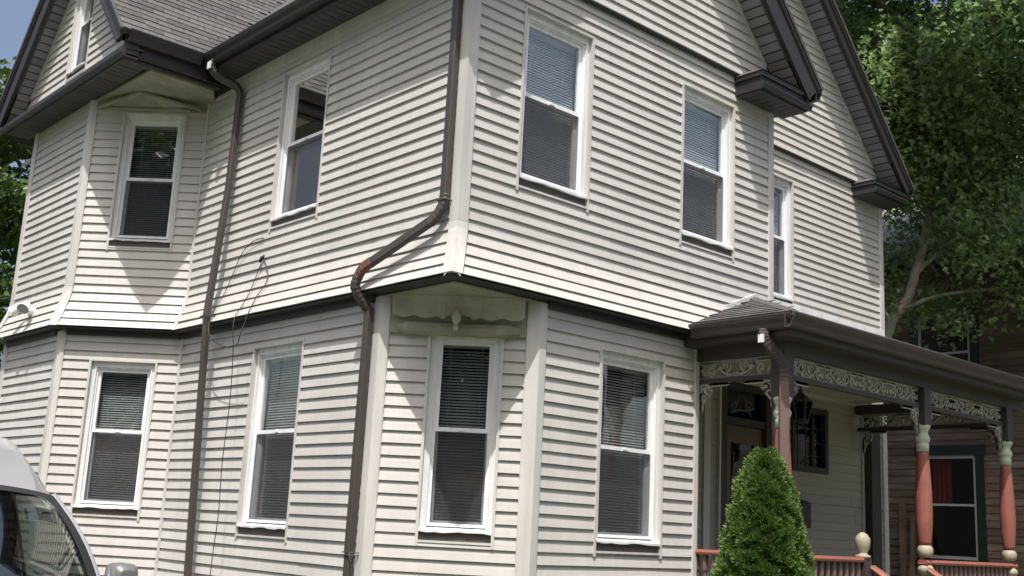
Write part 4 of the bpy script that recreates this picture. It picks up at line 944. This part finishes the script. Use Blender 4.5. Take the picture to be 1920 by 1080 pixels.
# ------------------------------------------------------------------ trees
BARK = mat('grey_bark', (0.27, 0.25, 0.22), 0.9, 0.3, 10, (1, 1, 0.4), 0.6, 40)
def leaf_poly(rnd, p, size, droop):
    nrm = (V(0, 0, 1)+V(rnd.gauss(0, 0.85), rnd.gauss(0, 0.85), 0)).normalized()
    t = nrm.cross(V(rnd.gauss(0, 1), rnd.gauss(0, 1), rnd.gauss(0, 1))).normalized(); b = nrm.cross(t)
    t = (t-V(0, 0, droop)).normalized()
    s = size
    return [p, p+t*s*0.35+b*s*0.48-nrm*s*0.06, p+t*s*0.55+b*s*0.22, p+t*s*1.0, p+t*s*0.55-b*s*0.22, p+t*s*0.35-b*s*0.48-nrm*s*0.06]
def tree(name, label, loc, trunk, limbs, clusters, leafsize, per, seed, lm, reject=None, group=None):
    T = empty(name, label, 'tree', loc, group); o = V(*loc); rnd = random.Random(seed)
    q = MB()
    for path, r0, r1 in [trunk]+limbs:
        P = smoothpath([V(*p)-o for p in path], 6); n_ = len(P)
        P = [p_+V(rnd.gauss(0, 0.012), rnd.gauss(0, 0.012), 0) for p_ in P]
        q.tube(P, [r0+(r1-r0)*i/(n_-1) for i in range(n_)], 9)
    tw = []
    lv = MB()
    for c, R_, dens in clusters:
        c = V(*c)
        nt_ = int(per*dens)
        for k in range(nt_):
            d = V(rnd.gauss(0, 1), rnd.gauss(0, 1), rnd.gauss(0, 1)).normalized()*(rnd.random()**0.45)
            tip = c+V(d.x*R_, d.y*R_, d.z*R_*0.75)
            if reject and reject(tip): continue
            if k % 24 == 0: q.tube([c-o+V(0, 0, -0.2*R_), (c+tip)*0.5-o+V(0, 0, 0.05), tip-o], [0.012, 0.008, 0.003], 4, caps=False)
            for j in range(rnd.randint(5, 9)):
                p = tip+V(rnd.gauss(0, 0.17), rnd.gauss(0, 0.17), rnd.gauss(0, 0.10))
                if reject and reject(p): continue
                lv.add([x-o for x in leaf_poly(rnd, p, leafsize*rnd.uniform(0.7, 1.25), rnd.uniform(0.1, 0.9))], [(0, 1, 2, 3, 4, 5)])
    q.build('trunk', BARK, T, smooth=True); lv.build('crown', lm, T)
    return T
LEAFM = leaf_mat('maple_leaf', (0.15, 0.245, 0.10), (0.28, 0.38, 0.15), 0.52, 1.1)
LEAFD = leaf_mat('dark_leaf', (0.045, 0.085, 0.016), (0.09, 0.14, 0.03), 0.35, 1.3)
rnd = random.Random(11)
def inside_house(p):
    if p.y > 7.2 and p.x < 14.45 and p.z < EZ+(EX2-p.x)*PITCH2+0.55: return True
    if p.y > 5.3 and p.x < 13.9 and p.z < 4.6: return True
    if p.x > 17.2 and p.z < 6.9: return True
    if p.y < 7.6 and p.x < 1.93*p.y and p.z > 4.8: return True
    return False
cl = []
for k in range(64):
    a = rnd.uniform(0, 6.283); el_ = math.asin(rnd.uniform(-0.75, 1)); rr = rnd.uniform(0.45, 1.0)
    cl.append(((15.3+2.3*rr*math.cos(a)*math.cos(el_), 7.0+2.9*rr*math.sin(a)*math.cos(el_), 9.9+3.4*rr*math.sin(el_)), rnd.uniform(0.7, 1.15), rnd.uniform(0.8, 1.2)))
for k in range(14):                         # limbs reaching back over the gap between the houses
    cl.append(((rnd.uniform(14.6, 16.6), rnd.uniform(7.8, 10.5), rnd.uniform(8.2, 12.0)), 1.0, 1.0))
# lower sprays seen in front of the neighbouring house
for k in range(16): cl.append(((rnd.uniform(14.7, 16.9), rnd.uniform(6.9, 8.6), rnd.uniform(7.1, 8.4)), 0.75, 0.7))
for p in ((15.0, 8.3, 7.15), (15.7, 7.7, 6.95), (16.3, 7.0, 6.9), (14.7, 8.6, 7.9), (16.9, 6.4, 6.25), (16.75, 6.6, 5.85), (16.95, 6.35, 5.5), (16.95, 6.3, 5.1), (16.9, 6.5, 6.6), (15.3, 8.0, 7.6), (16.6, 6.8, 7.3), (14.5, 8.8, 7.1)): cl.append((p, 0.55, 0.30))
for k in range(34): cl.append(((rnd.uniform(15.3, 16.95), rnd.uniform(6.6, 8.9), rnd.uniform(4.9, 7.2)), rnd.uniform(0.35, 0.6), 0.14))
tree('maple_tree', 'tall leafy maple tree with a leaning pale trunk to the right of the house', (15.1, 9.2, 0),
     ([(15.1, 9.25, 0), (15.2, 9.0, 2.4), (15.41, 8.64, 4.73), (15.53, 8.38, 5.26), (15.59, 8.17, 5.85), (15.62, 7.95, 6.8), (15.8, 7.8, 8.5), (16.2, 7.8, 11.0), (16.4, 7.9, 13.0)], 0.105, 0.03),
     [([(15.59, 8.20, 5.75), (15.87, 7.81, 6.17), (16.39, 7.2, 6.69), (16.9, 6.6, 7.3)], 0.042, 0.022),
      ([(15.5, 8.42, 5.18), (15.85, 8.0, 5.40), (16.3, 7.6, 5.52), (16.83, 7.12, 5.62), (17.2, 6.7, 5.8)], 0.034, 0.015),
      ([(16.45, 7.45, 5.54), (16.6, 7.25, 5.36), (16.75, 7.1, 5.15)], 0.014, 0.006),
      ([(15.9, 7.8, 9.2), (15.0, 8.6, 10.4), (14.5, 8.9, 11.2)], 0.06, 0.02), ([(15.9, 7.8, 9.0), (17.4, 7.2, 10.5), (18.4, 6.9, 11.4)], 0.06, 0.02),
      ([(15.65, 7.9, 7.2), (15.2, 8.2, 8.6), (14.75, 8.5, 9.6)], 0.05, 0.02), ([(16.0, 7.8, 9.8), (15.9, 6.4, 11.2), (15.8, 5.6, 12.0)], 0.05, 0.02)],
     cl, 0.10, 175, 5, LEAFM, inside_house)
cl = []
rnd = random.Random(21)
for k in range(40):
    a = rnd.uniform(0, 6.283); el_ = math.asin(rnd.uniform(-0.8, 1)); rr = rnd.uniform(0.5, 1.0)
    cl.append(((5.4+2.7*rr*math.cos(a)*math.cos(el_), 23.0+2.7*rr*math.sin(a)*math.cos(el_), 6.6+4.0*rr*math.sin(el_)), rnd.uniform(0.8, 1.2), 1.0))
tree('background_tree', 'dark leafy tree rising behind the left end of the house', (5.4, 23.0, 0),
     ([(5.4, 23, 0), (5.45, 23, 3), (5.4, 23.1, 6), (5.5, 23, 9)], 0.2, 0.04), [([(5.4, 23, 4), (6.4, 22.5, 6), (7.0, 22.2, 7.5)], 0.08, 0.02), ([(5.4, 23, 4.5), (4.2, 23.5, 6.5)], 0.08, 0.02)],
     cl, 0.17, 95, 8, LEAFD)

# ------------------------------------------------------------------ brown neighbouring house on the right
nb = empty('neighbour_house', 'dark brown clapboard house behind the porch with green framed windows and grey roof', 'house')
NX = 17.5; frN = Fr((NX, 0, 0), (0, 1, 0), (-1, 0, 0))
NB = mat('brown_clapboard', (0.115, 0.082, 0.062), 0.85, 0.28, 5, (1, 0.5, 3), 0.4, 40, objvar=0.16, col2=(0.19, 0.15, 0.12), spots=1.6)
VGL0 = glass_mat('old_glass', (0.85, 0.85, 0.85), 1.0)
GREEN = mat('dark_green_trim', (0.014, 0.026, 0.024), 0.5, 0.1)
GREYW = mat('grey_storm_frame', (0.50, 0.52, 0.53), 0.5, 0.08)
oN1 = (8.20, 9.22, 1.46, 3.16); oN2 = (8.22, 9.30, 4.05, 5.50); oN3 = (5.4, 6.4, 1.5, 3.2)
nbo = []
wall(frN, 4.0, 14.0, [0.4+0.115*k for k in range(54)], [oN1, oN2, oN3], lip=0.014, m=NB, store=nbo, owner=nb)
nbo.sort(key=lambda b: -b[0])
for a, W, mb, mt in nbo[:220]: mb.build('clapboard', mt, W)
rb = MB()
for a, W, mb, mt in nbo[220:]: rb.add(mb.v, mb.f)
if rb.v: rb.build('clapboard', NB, nb, kind='stuff')
for op in (oN1, oN2, oN3):
    u0, u1, z0, z1 = op
    P = bpy.data.objects.new('window', None); COL.objects.link(P); P.parent = nb
    q = MB(); q.box(frN, u0-0.05, u0+0.09, -0.04, 0.03, z0, z1); q.box(frN, u1-0.09, u1+0.05, -0.04, 0.03, z0, z1); q.box(frN, u0-0.08, u1+0.08, -0.04, 0.04, z1-0.02, z1+0.14); q.box(frN, u0-0.08, u1+0.08, -0.04, 0.06, z0-0.06, z0+0.04); q.build('casing', GREEN, P)
    a, b, c, d = u0+0.09, u1-0.09, z0+0.04, z1-0.02; zm = (c+d)/2+0.03
    q = MB(); q.box(frN, a, a+0.045, -0.03, 0.0, c, d); q.box(frN, b-0.045, b, -0.03, 0.0, c, d); q.box(frN, a+0.045, b-0.045, -0.03, 0.0, c, c+0.05); q.box(frN, a+0.045, b-0.045, -0.03, 0.0, d-0.05, d); q.box(frN, a+0.045, b-0.045, -0.03, 0.0, zm-0.018, zm+0.018); q.build('frame', GREYW, P)
    q = MB(); q.box(frN, a+0.04, b-0.04, -0.022, -0.018, c+0.045, d-0.045); q.build('pane', VGL0, P)
    q = MB(); A = [frN.p(u, dd, z) for dd in (-0.05, -0.9) for u, z in ((u0, z0), (u1, z0), (u1, z1), (u0, z1))]
    q.add(A, [(4, 5, 6, 7), (0, 1, 5, 4), (1, 2, 6, 5), (2, 3, 7, 6), (3, 0, 4, 7)]); q.build('room', ROOM, P)
    if op is oN1:
        q = MB()
        for i in range(8):
            ua = b-0.06-0.30*(i+1)/8+0.0; q.quad(frN.p(b-0.06-0.32*i/8, -0.12-0.03*(i % 2), zm), frN.p(b-0.06-0.32*(i+1)/8, -0.12-0.03*((i+1) % 2), zm), frN.p(b-0.06-0.32*(i+1)/8, -0.12-0.03*((i+1) % 2), d-0.05), frN.p(b-0.06-0.32*i/8, -0.12-0.03*(i % 2), d-0.05))
        q.build('curtain', mat('red_curtain', (0.22, 0.03, 0.02), 0.9, 0.1), P)
q = MB(); q.slab([V(NX-0.45, 3.6, 6.55), V(NX-0.45, 14.4, 6.55), V(NX+4.5, 14.4, 10.4), V(NX+4.5, 3.6, 10.4)], 0.12)
q.slab([V(NX+9.5, 3.6, 6.55), V(NX+4.5, 3.6, 10.4), V(NX+4.5, 14.4, 10.4), V(NX+9.5, 14.4, 6.55)], 0.12)
q.build('roof', mat('pale_grey_shingle', (0.27, 0.27, 0.27), 0.9, 0.2, 7, (1, 1, 1), 0.5, 50, col2=(0.22, 0.22, 0.21), spots=9), nb)
q = MB(); q.box(WORLD, NX-0.45, NX, 3.7, 14.3, 6.28, 6.30); q.box(WORLD, NX-0.47, NX-0.44, 3.6, 14.4, 6.28, 6.46); q.build('eave', GREEN, nb)
q = MB()
for a, b in (((NX, 4), (NX+9, 4)), ((NX+9, 4), (NX+9, 14)), ((NX+9, 14), (NX, 14))): q.quad(V(*a, 0), V(*b, 0), V(*b, 6.5), V(*a, 6.5))
for y in (4.0, 14.0): q.add([V(NX, y, 6.5), V(NX+9, y, 6.5), V(NX+4.5, y, 10.2)], [(0, 1, 2)])
q.build('wall', NB, nb)
WOOD = mat('old_timber', (0.13, 0.085, 0.055), 0.85, 0.3, 9, (1, 1, 0.3))
for lab, p0, p1, w_ in (('thin weathered board leaning on the brown house left of its window', (16.9, 9.25, 0), (17.42, 9.52, 2.35), 0.10),
                        ('middle leaning timber with its top against the brown clapboards', (16.7, 9.05, 0), (17.42, 9.33, 2.15), 0.07),
                        ('right hand leaning timber closest to the porch column', (16.8, 8.85, 0), (17.42, 9.22, 2.3), 0.06)):
    q = MB(); ax = (V(*p1)-V(*p0)).normalized(); sd_ = ax.cross(V(1, 0, 0)).normalized(); n2_ = sd_.cross(ax)
    q.prism(V(*p0), V(*p1), [(-w_/2, -0.02), (w_/2, -0.02), (w_/2, 0.02), (-w_/2, 0.02)], sd_, n2_)
    tag(q.build('leaning_board', WOOD), lab, 'board', 'boards leaning on the brown house')

# ------------------------------------------------------------------ silver van in the driveway
van = empty('minivan', 'silver van parked in the driveway, windscreen facing the street', 'van', (1.67, 7.4, 0))
VO = V(1.67, 7.4, 0)
SILVER = mat('silver_paint', (0.52, 0.53, 0.55), 0.32, 0.03, 3, metal=0.55, coat=0.6)
MIRG = mat('grey_mirror_paint', (0.17, 0.17, 0.175), 0.35, 0.05, metal=0.3, coat=0.4)
RUB = mat('black_rubber', (0.015, 0.015, 0.016), 0.6, 0.1)
VGL = glass_mat('car_glass', (0.36, 0.43, 0.41), 4.4)
VGD = glass_mat('privacy_glass', (0.03, 0.035, 0.035), 1.6)
TYRE = mat('tyre', (0.02, 0.02, 0.02), 0.85, 0.2); RIM = mat('alloy_rim', (0.4, 0.4, 0.42), 0.3, 0.05, metal=0.9)
SEAT = mat('grey_seat', (0.06, 0.06, 0.065), 0.9); PLAST = mat('dash_plastic', (0.03, 0.03, 0.032), 0.6)
def vp(x, y, z): return V(x, y-7.4, z)
def grid(mb, rows):
    n = len(rows[0]); vs = [p for r in rows for p in r]; fs = []
    for i in range(len(rows)-1):
        for j in range(n-1): fs.append((i*n+j, i*n+j+1, (i+1)*n+j+1, (i+1)*n+j))
    mb.add(vs, fs)
def ws(s, t):                               # windscreen surface
    xb, yb, zb = 0.93*s, 5.72+0.33*abs(s)**2.2, 1.10-0.02*s*s
    xt, yt, zt = 0.80*s, 6.50+0.17*abs(s)**2.4, 1.715-0.05*abs(s)**3
    bow = 0.05*math.sin(math.pi*t)
    return vp(xb+(xt-xb)*t+0.015*s*math.sin(math.pi*t), yb+(yt-yb)*t-bow, zb+(zt-zb)*t+bow*0.5)
def side(y, t):                             # greenhouse side surface from belt (t=0) to cant rail (t=1), right hand side
    return (0.945-0.165*t+0.02*math.sin(math.pi*t), y, 1.10+(1.70-1.10)*t)
# body shell below the belt line
ys = [4.93, 4.98, 5.10, 5.35, 5.7, 6.1, 6.8, 7.8, 8.8, 9.5, 9.75, 9.82]
hw = [0.62, 0.76, 0.86, 0.93, 0.955, 0.965, 0.97, 0.97, 0.965, 0.95, 0.90, 0.80]
top = [0.72, 0.84, 0.92, 0.98, 1.06, 1.11, 1.11, 1.11, 1.11, 1.11, 1.10, 1.08]
q = MB(); rows = []
for y, h_, tp in zip(ys, hw, top):
    prof_ = [(-0.0, tp+0.035), (0.45, tp+0.03), (0.80, tp), (0.93, tp-0.04), (1.0, tp-0.16), (1.0, 0.62), (0.985, 0.42), (0.94, 0.30), (0.80, 0.26), (0.0, 0.26)]
    rows.append([vp(-a*h_, y, z) for a, z in prof_[::-1]][:-1] + [vp(a*h_, y, z) for a, z in prof_])
grid(q, rows); q.add(rows[0], [tuple(range(len(rows[0])))]); q.add(rows[-1], [tuple(range(len(rows[-1])))])
q.build('body', SILVER, van, smooth=True)
# windscreen glass, black frit border, pillars
q = MB(); grid(q, [[ws(-0.955+1.91*i/24, 0.02+0.945*j/10) for i in range(25)] for j in range(11)]); q.build('windscreen', VGL, van, smooth=True)
q = MB()
off = vp(0, 7.4-0.006, 0.004)
for i in range(24):
    s0, s1 = -1+2*i/24, -1+2*(i+1)/24; q.quad(ws(s0, 0.93)+off, ws(s1, 0.93)+off, ws(s1, 0.985)+off, ws(s0, 0.985)+off)
for s in (-1, 1):
    for j in range(12):
        t0, t1 = j/12*0.985, (j+1)/12*0.985
        w0, w1 = 0.07+0.10*max(0, t0-0.86)/0.14, 0.07+0.10*max(0, t1-0.86)/0.14
        q.quad(ws(s, t0)+off, ws(s*(1-w0), t0)+off, ws(s*(1-w1), t1)+off, ws(s, t1)+off)
q.build('windscreen_border', RUB, van)
for s in (-1, 1):
    q = MB(); A = []
    for j in range(13):
        t = j/12; e = ws(s, t); yy = e.y
        A.append([e+V(0, -0.012, 0.004), e+V(s*0.02, -0.002, 0.014), e+V(s*0.035, 0.05, 0.012), e+V(s*0.03, 0.10, -0.005), e+V(s*-0.02, 0.09, -0.02)])
    grid(q, A); q.build('pillar', SILVER, van, smooth=True)
# roof
rows = []
for y, z, hwid in ((6.50, 1.715, 0.80), (6.58, 1.795, 0.80), (6.75, 1.90, 0.81), (7.1, 2.04, 0.82), (7.8, 2.11, 0.82), (8.8, 2.10, 0.81), (9.35, 2.0, 0.78), (9.55, 1.90, 0.75)):
    r = []
    for i in range(-12, 13):
        s = i/12; yy = y+(0.17*abs(s)**2.4)*(1 if y < 7.2 else 0.3)
        rib = 0.014 if 0.80 < abs(s) < 0.95 else (-0.006 if abs(s) >= 0.75 and abs(s) <= 0.80 else 0)
        r.append(vp(hwid*s, yy, z-0.075*abs(s)**2.6-0.07*abs(s)**8+rib))
    e = r[-1]; zl = min(1.665, e.z-0.03); r2 = [V(-0.875, r[0].y, zl), V(-0.845, r[0].y, (zl+r[0].z)*0.5)] + r + [V(0.845, e.y, (zl+e.z)*0.5), V(0.875, e.y, zl)]
    rows.append(r2)
q = MB(); grid(q, rows); q.build('roof', SILVER, van, smooth=True)
# sides: glass, frames, pillars
for s in (-1, 1):
    q = MB(); q3 = MB(); q2 = MB()
    spans = [(6.28, 7.25, 0), (7.33, 8.35, 1), (8.43, 9.35, 1)]
    for ya, yb, k in spans:
        ya2 = ya+0.42 if k == 0 else ya
        (q if k == 0 else q3).quad(*[V(s*x, y-7.4, z) for x, y, z in (side(ya, 0.03), side(yb, 0.03), side(yb, 0.92), side(ya2, 0.92))])
    q.build('side_window', VGL, van); q3.build('rear_side_window', VGD, van)
    for ya, yb in ((7.25, 7.33), (8.35, 8.43), (9.35, 9.62)):
        P = [side(ya, 0.0), side(yb, 0.0), side(yb, 1.0), side(ya, 1.0)]
        q2.quad(*[V(s*(x+0.004), y-7.4, z) for x, y, z in P])
    P = [side(6.75, 0.92), side(9.6, 0.92), side(9.6, 0.99), side(6.85, 0.99)]; q2.quad(*[V(s*(x+0.006), y-7.4, z) for x, y, z in P])
    P = [side(6.2, 0.0), side(9.7, 0.0), side(9.7, 0.04), side(6.2, 0.04)]; q2.quad(*[V(s*(x+0.005), y-7.4, z) for x, y, z in P])
    q2.build('side_frame', RUB, van)
    # mirror
    mr_ = bpy.data.objects.new('mirror', None); COL.objects.link(mr_); mr_.parent = van
    q = MB(); c = V(s*1.03, 6.10-7.4, 1.235); rows = []
    for k, (dy, sc) in enumerate(((-0.075, 0.55), (-0.06, 0.82), (-0.03, 0.97), (0.02, 1.0), (0.06, 0.97))):
        rows.append([c+V(0.078*sc*(abs(math.cos(a*math.pi/8))**0.55)*(1 if math.cos(a*math.pi/8) >= 0 else -1), dy, 0.082*sc*(abs(math.sin(a*math.pi/8))**0.55)*(1 if math.sin(a*math.pi/8) >= 0 else -1)) for a in range(17)])
    grid(q, rows); q.add(rows[0], [tuple(range(17))]); q.build('housing', MIRG, mr_, smooth=True)
    q = MB(); q.add([p+V(0, 0.001, 0) for p in rows[-1]], [tuple(range(17))]); q.build('mirror_glass', mat('mirror', (0.8, 0.8, 0.8), 0.02, 0.0, metal=1.0), mr_)
    q = MB(); q.box(WORLD, s*1.0-0.06, s*1.0+0.06, 6.07-7.4, 6.13-7.4, 1.10, 1.165); q.box(WORLD, s*1.09-0.09, s*1.09+0.09, 6.05-7.4, 6.15-7.4, 1.135, 1.165); q.build('mirror_foot', RUB, mr_)
    # wheels, lamps, handles
    for y in (5.75, 8.85):
        W_ = bpy.data.objects.new('wheel', None); COL.objects.link(W_); W_.parent = van; W_.location = (s*0.87, y-7.4, 0.33); W_.rotation_euler = (0, math.pi/2*s, 0)
        q = MB(); q.lathe([(0.20, -0.10), (0.30, -0.11), (0.33, -0.08), (0.33, 0.08), (0.30, 0.11), (0.21, 0.10)], (0, 0, 0), 28); q.build('tyre', TYRE, W_, smooth=True)
        q = MB(); q.lathe([(0.03, 0.112), (0.06, 0.115), (0.08, 0.095), (0.17, 0.10), (0.205, 0.112), (0.21, 0.09)], (0, 0, 0), 28); q.build('rim', RIM, W_, smooth=True)
    q = MB(); q.tube([vp(s*0.60, 5.0, 0.80), vp(s*0.76, 5.06, 0.83), vp(s*0.87, 5.22, 0.87)], [0.05, 0.075, 0.03], 10); q.build('headlight', glass_mat('lamp_glass', (0.7, 0.7, 0.7), 2.0), van, smooth=True)
q = MB(); q.quad(*[vp(x, y, z) for x, y, z in ((-0.72, 9.72, 1.12), (0.72, 9.72, 1.12), (0.64, 9.60, 1.70), (-0.64, 9.60, 1.70))]); q.build('rear_window', VGD, van)
q = MB(); q.box(WORLD, -0.9, 0.9, 5.85-7.4, 6.35-7.4, 0.95, 1.08); q.build('dashboard', PLAST, van)
q = MB()
for x in (-0.42, 0.42):
    for y in (7.15, 8.1): q.box(WORLD, x-0.25, x+0.25, y-7.4, y+0.14-7.4, 0.6, 1.32); q.box(WORLD, x-0.13, x+0.13, y+0.02-7.4, y+0.12-7.4, 1.36, 1.54)
q.build('seat', SEAT, van)
q = MB(); q.box(WORLD, -0.12, 0.12, 6.50-7.4, 6.53-7.4, 1.50, 1.57); q.build('rear_view_mirror', RUB, van)
q = MB(); q.box(WORLD, -0.34, 0.34, 4.915-7.4, 4.95-7.4, 0.50, 0.68); q.build('grille', RUB, van)
for x0_ in (-0.55, 0.25):
    q = MB(); q.tube([ws(x0_, 0.03)+off*1.5, ws(x0_+0.2, 0.07)+off*2, ws(x0_+0.62, 0.05)+off*2], 0.008, 6); q.build('wiper', RUB, van)

# trees across the road, behind the photographer
rnd = random.Random(33)
cl = []
for k in range(60):
    a = rnd.uniform(0, 6.283); el_ = math.asin(rnd.uniform(-0.9, 1)); rr = rnd.uniform(0.4, 1.0)
    cl.append(((-12.0+4.6*rr*math.cos(a)*math.cos(el_), -16.0+4.6*rr*math.sin(a)*math.cos(el_), 8.6+6.4*rr*math.sin(el_)), rnd.uniform(1.3, 1.9), 1.0))
t0_ = tree('street_tree', 'broad leafy street tree across the road behind the photographer', (-12.0, -16.0, 0),
     ([(-12, -16, 0), (-12, -15.9, 4), (-12.1, -16, 9)], 0.28, 0.06), [([(-12, -16, 3.5), (-10.4, -15.2, 6.5)], 0.12, 0.04), ([(-12, -16, 3.8), (-13.6, -16.6, 6.8)], 0.12, 0.04)],
     cl, 0.36, 80, 9, leaf_mat('street_leaf', (0.03, 0.055, 0.015), (0.06, 0.095, 0.025), 0.3, 0.8), None, 'street trees across the road')
for x, y, rz in ((-20.0, -13.5, 1.3), (-3.5, -19.0, 2.4), (-15.5, -23.0, 4.0), (-16.5, 1.5, 5.0)):
    r_ = t0_.copy(); COL.objects.link(r_); r_.location = (x, y, 0); r_.rotation_euler = (0, 0, rz)
    for ch in list(t0_.children):
        c_ = ch.copy(); COL.objects.link(c_); c_.parent = r_
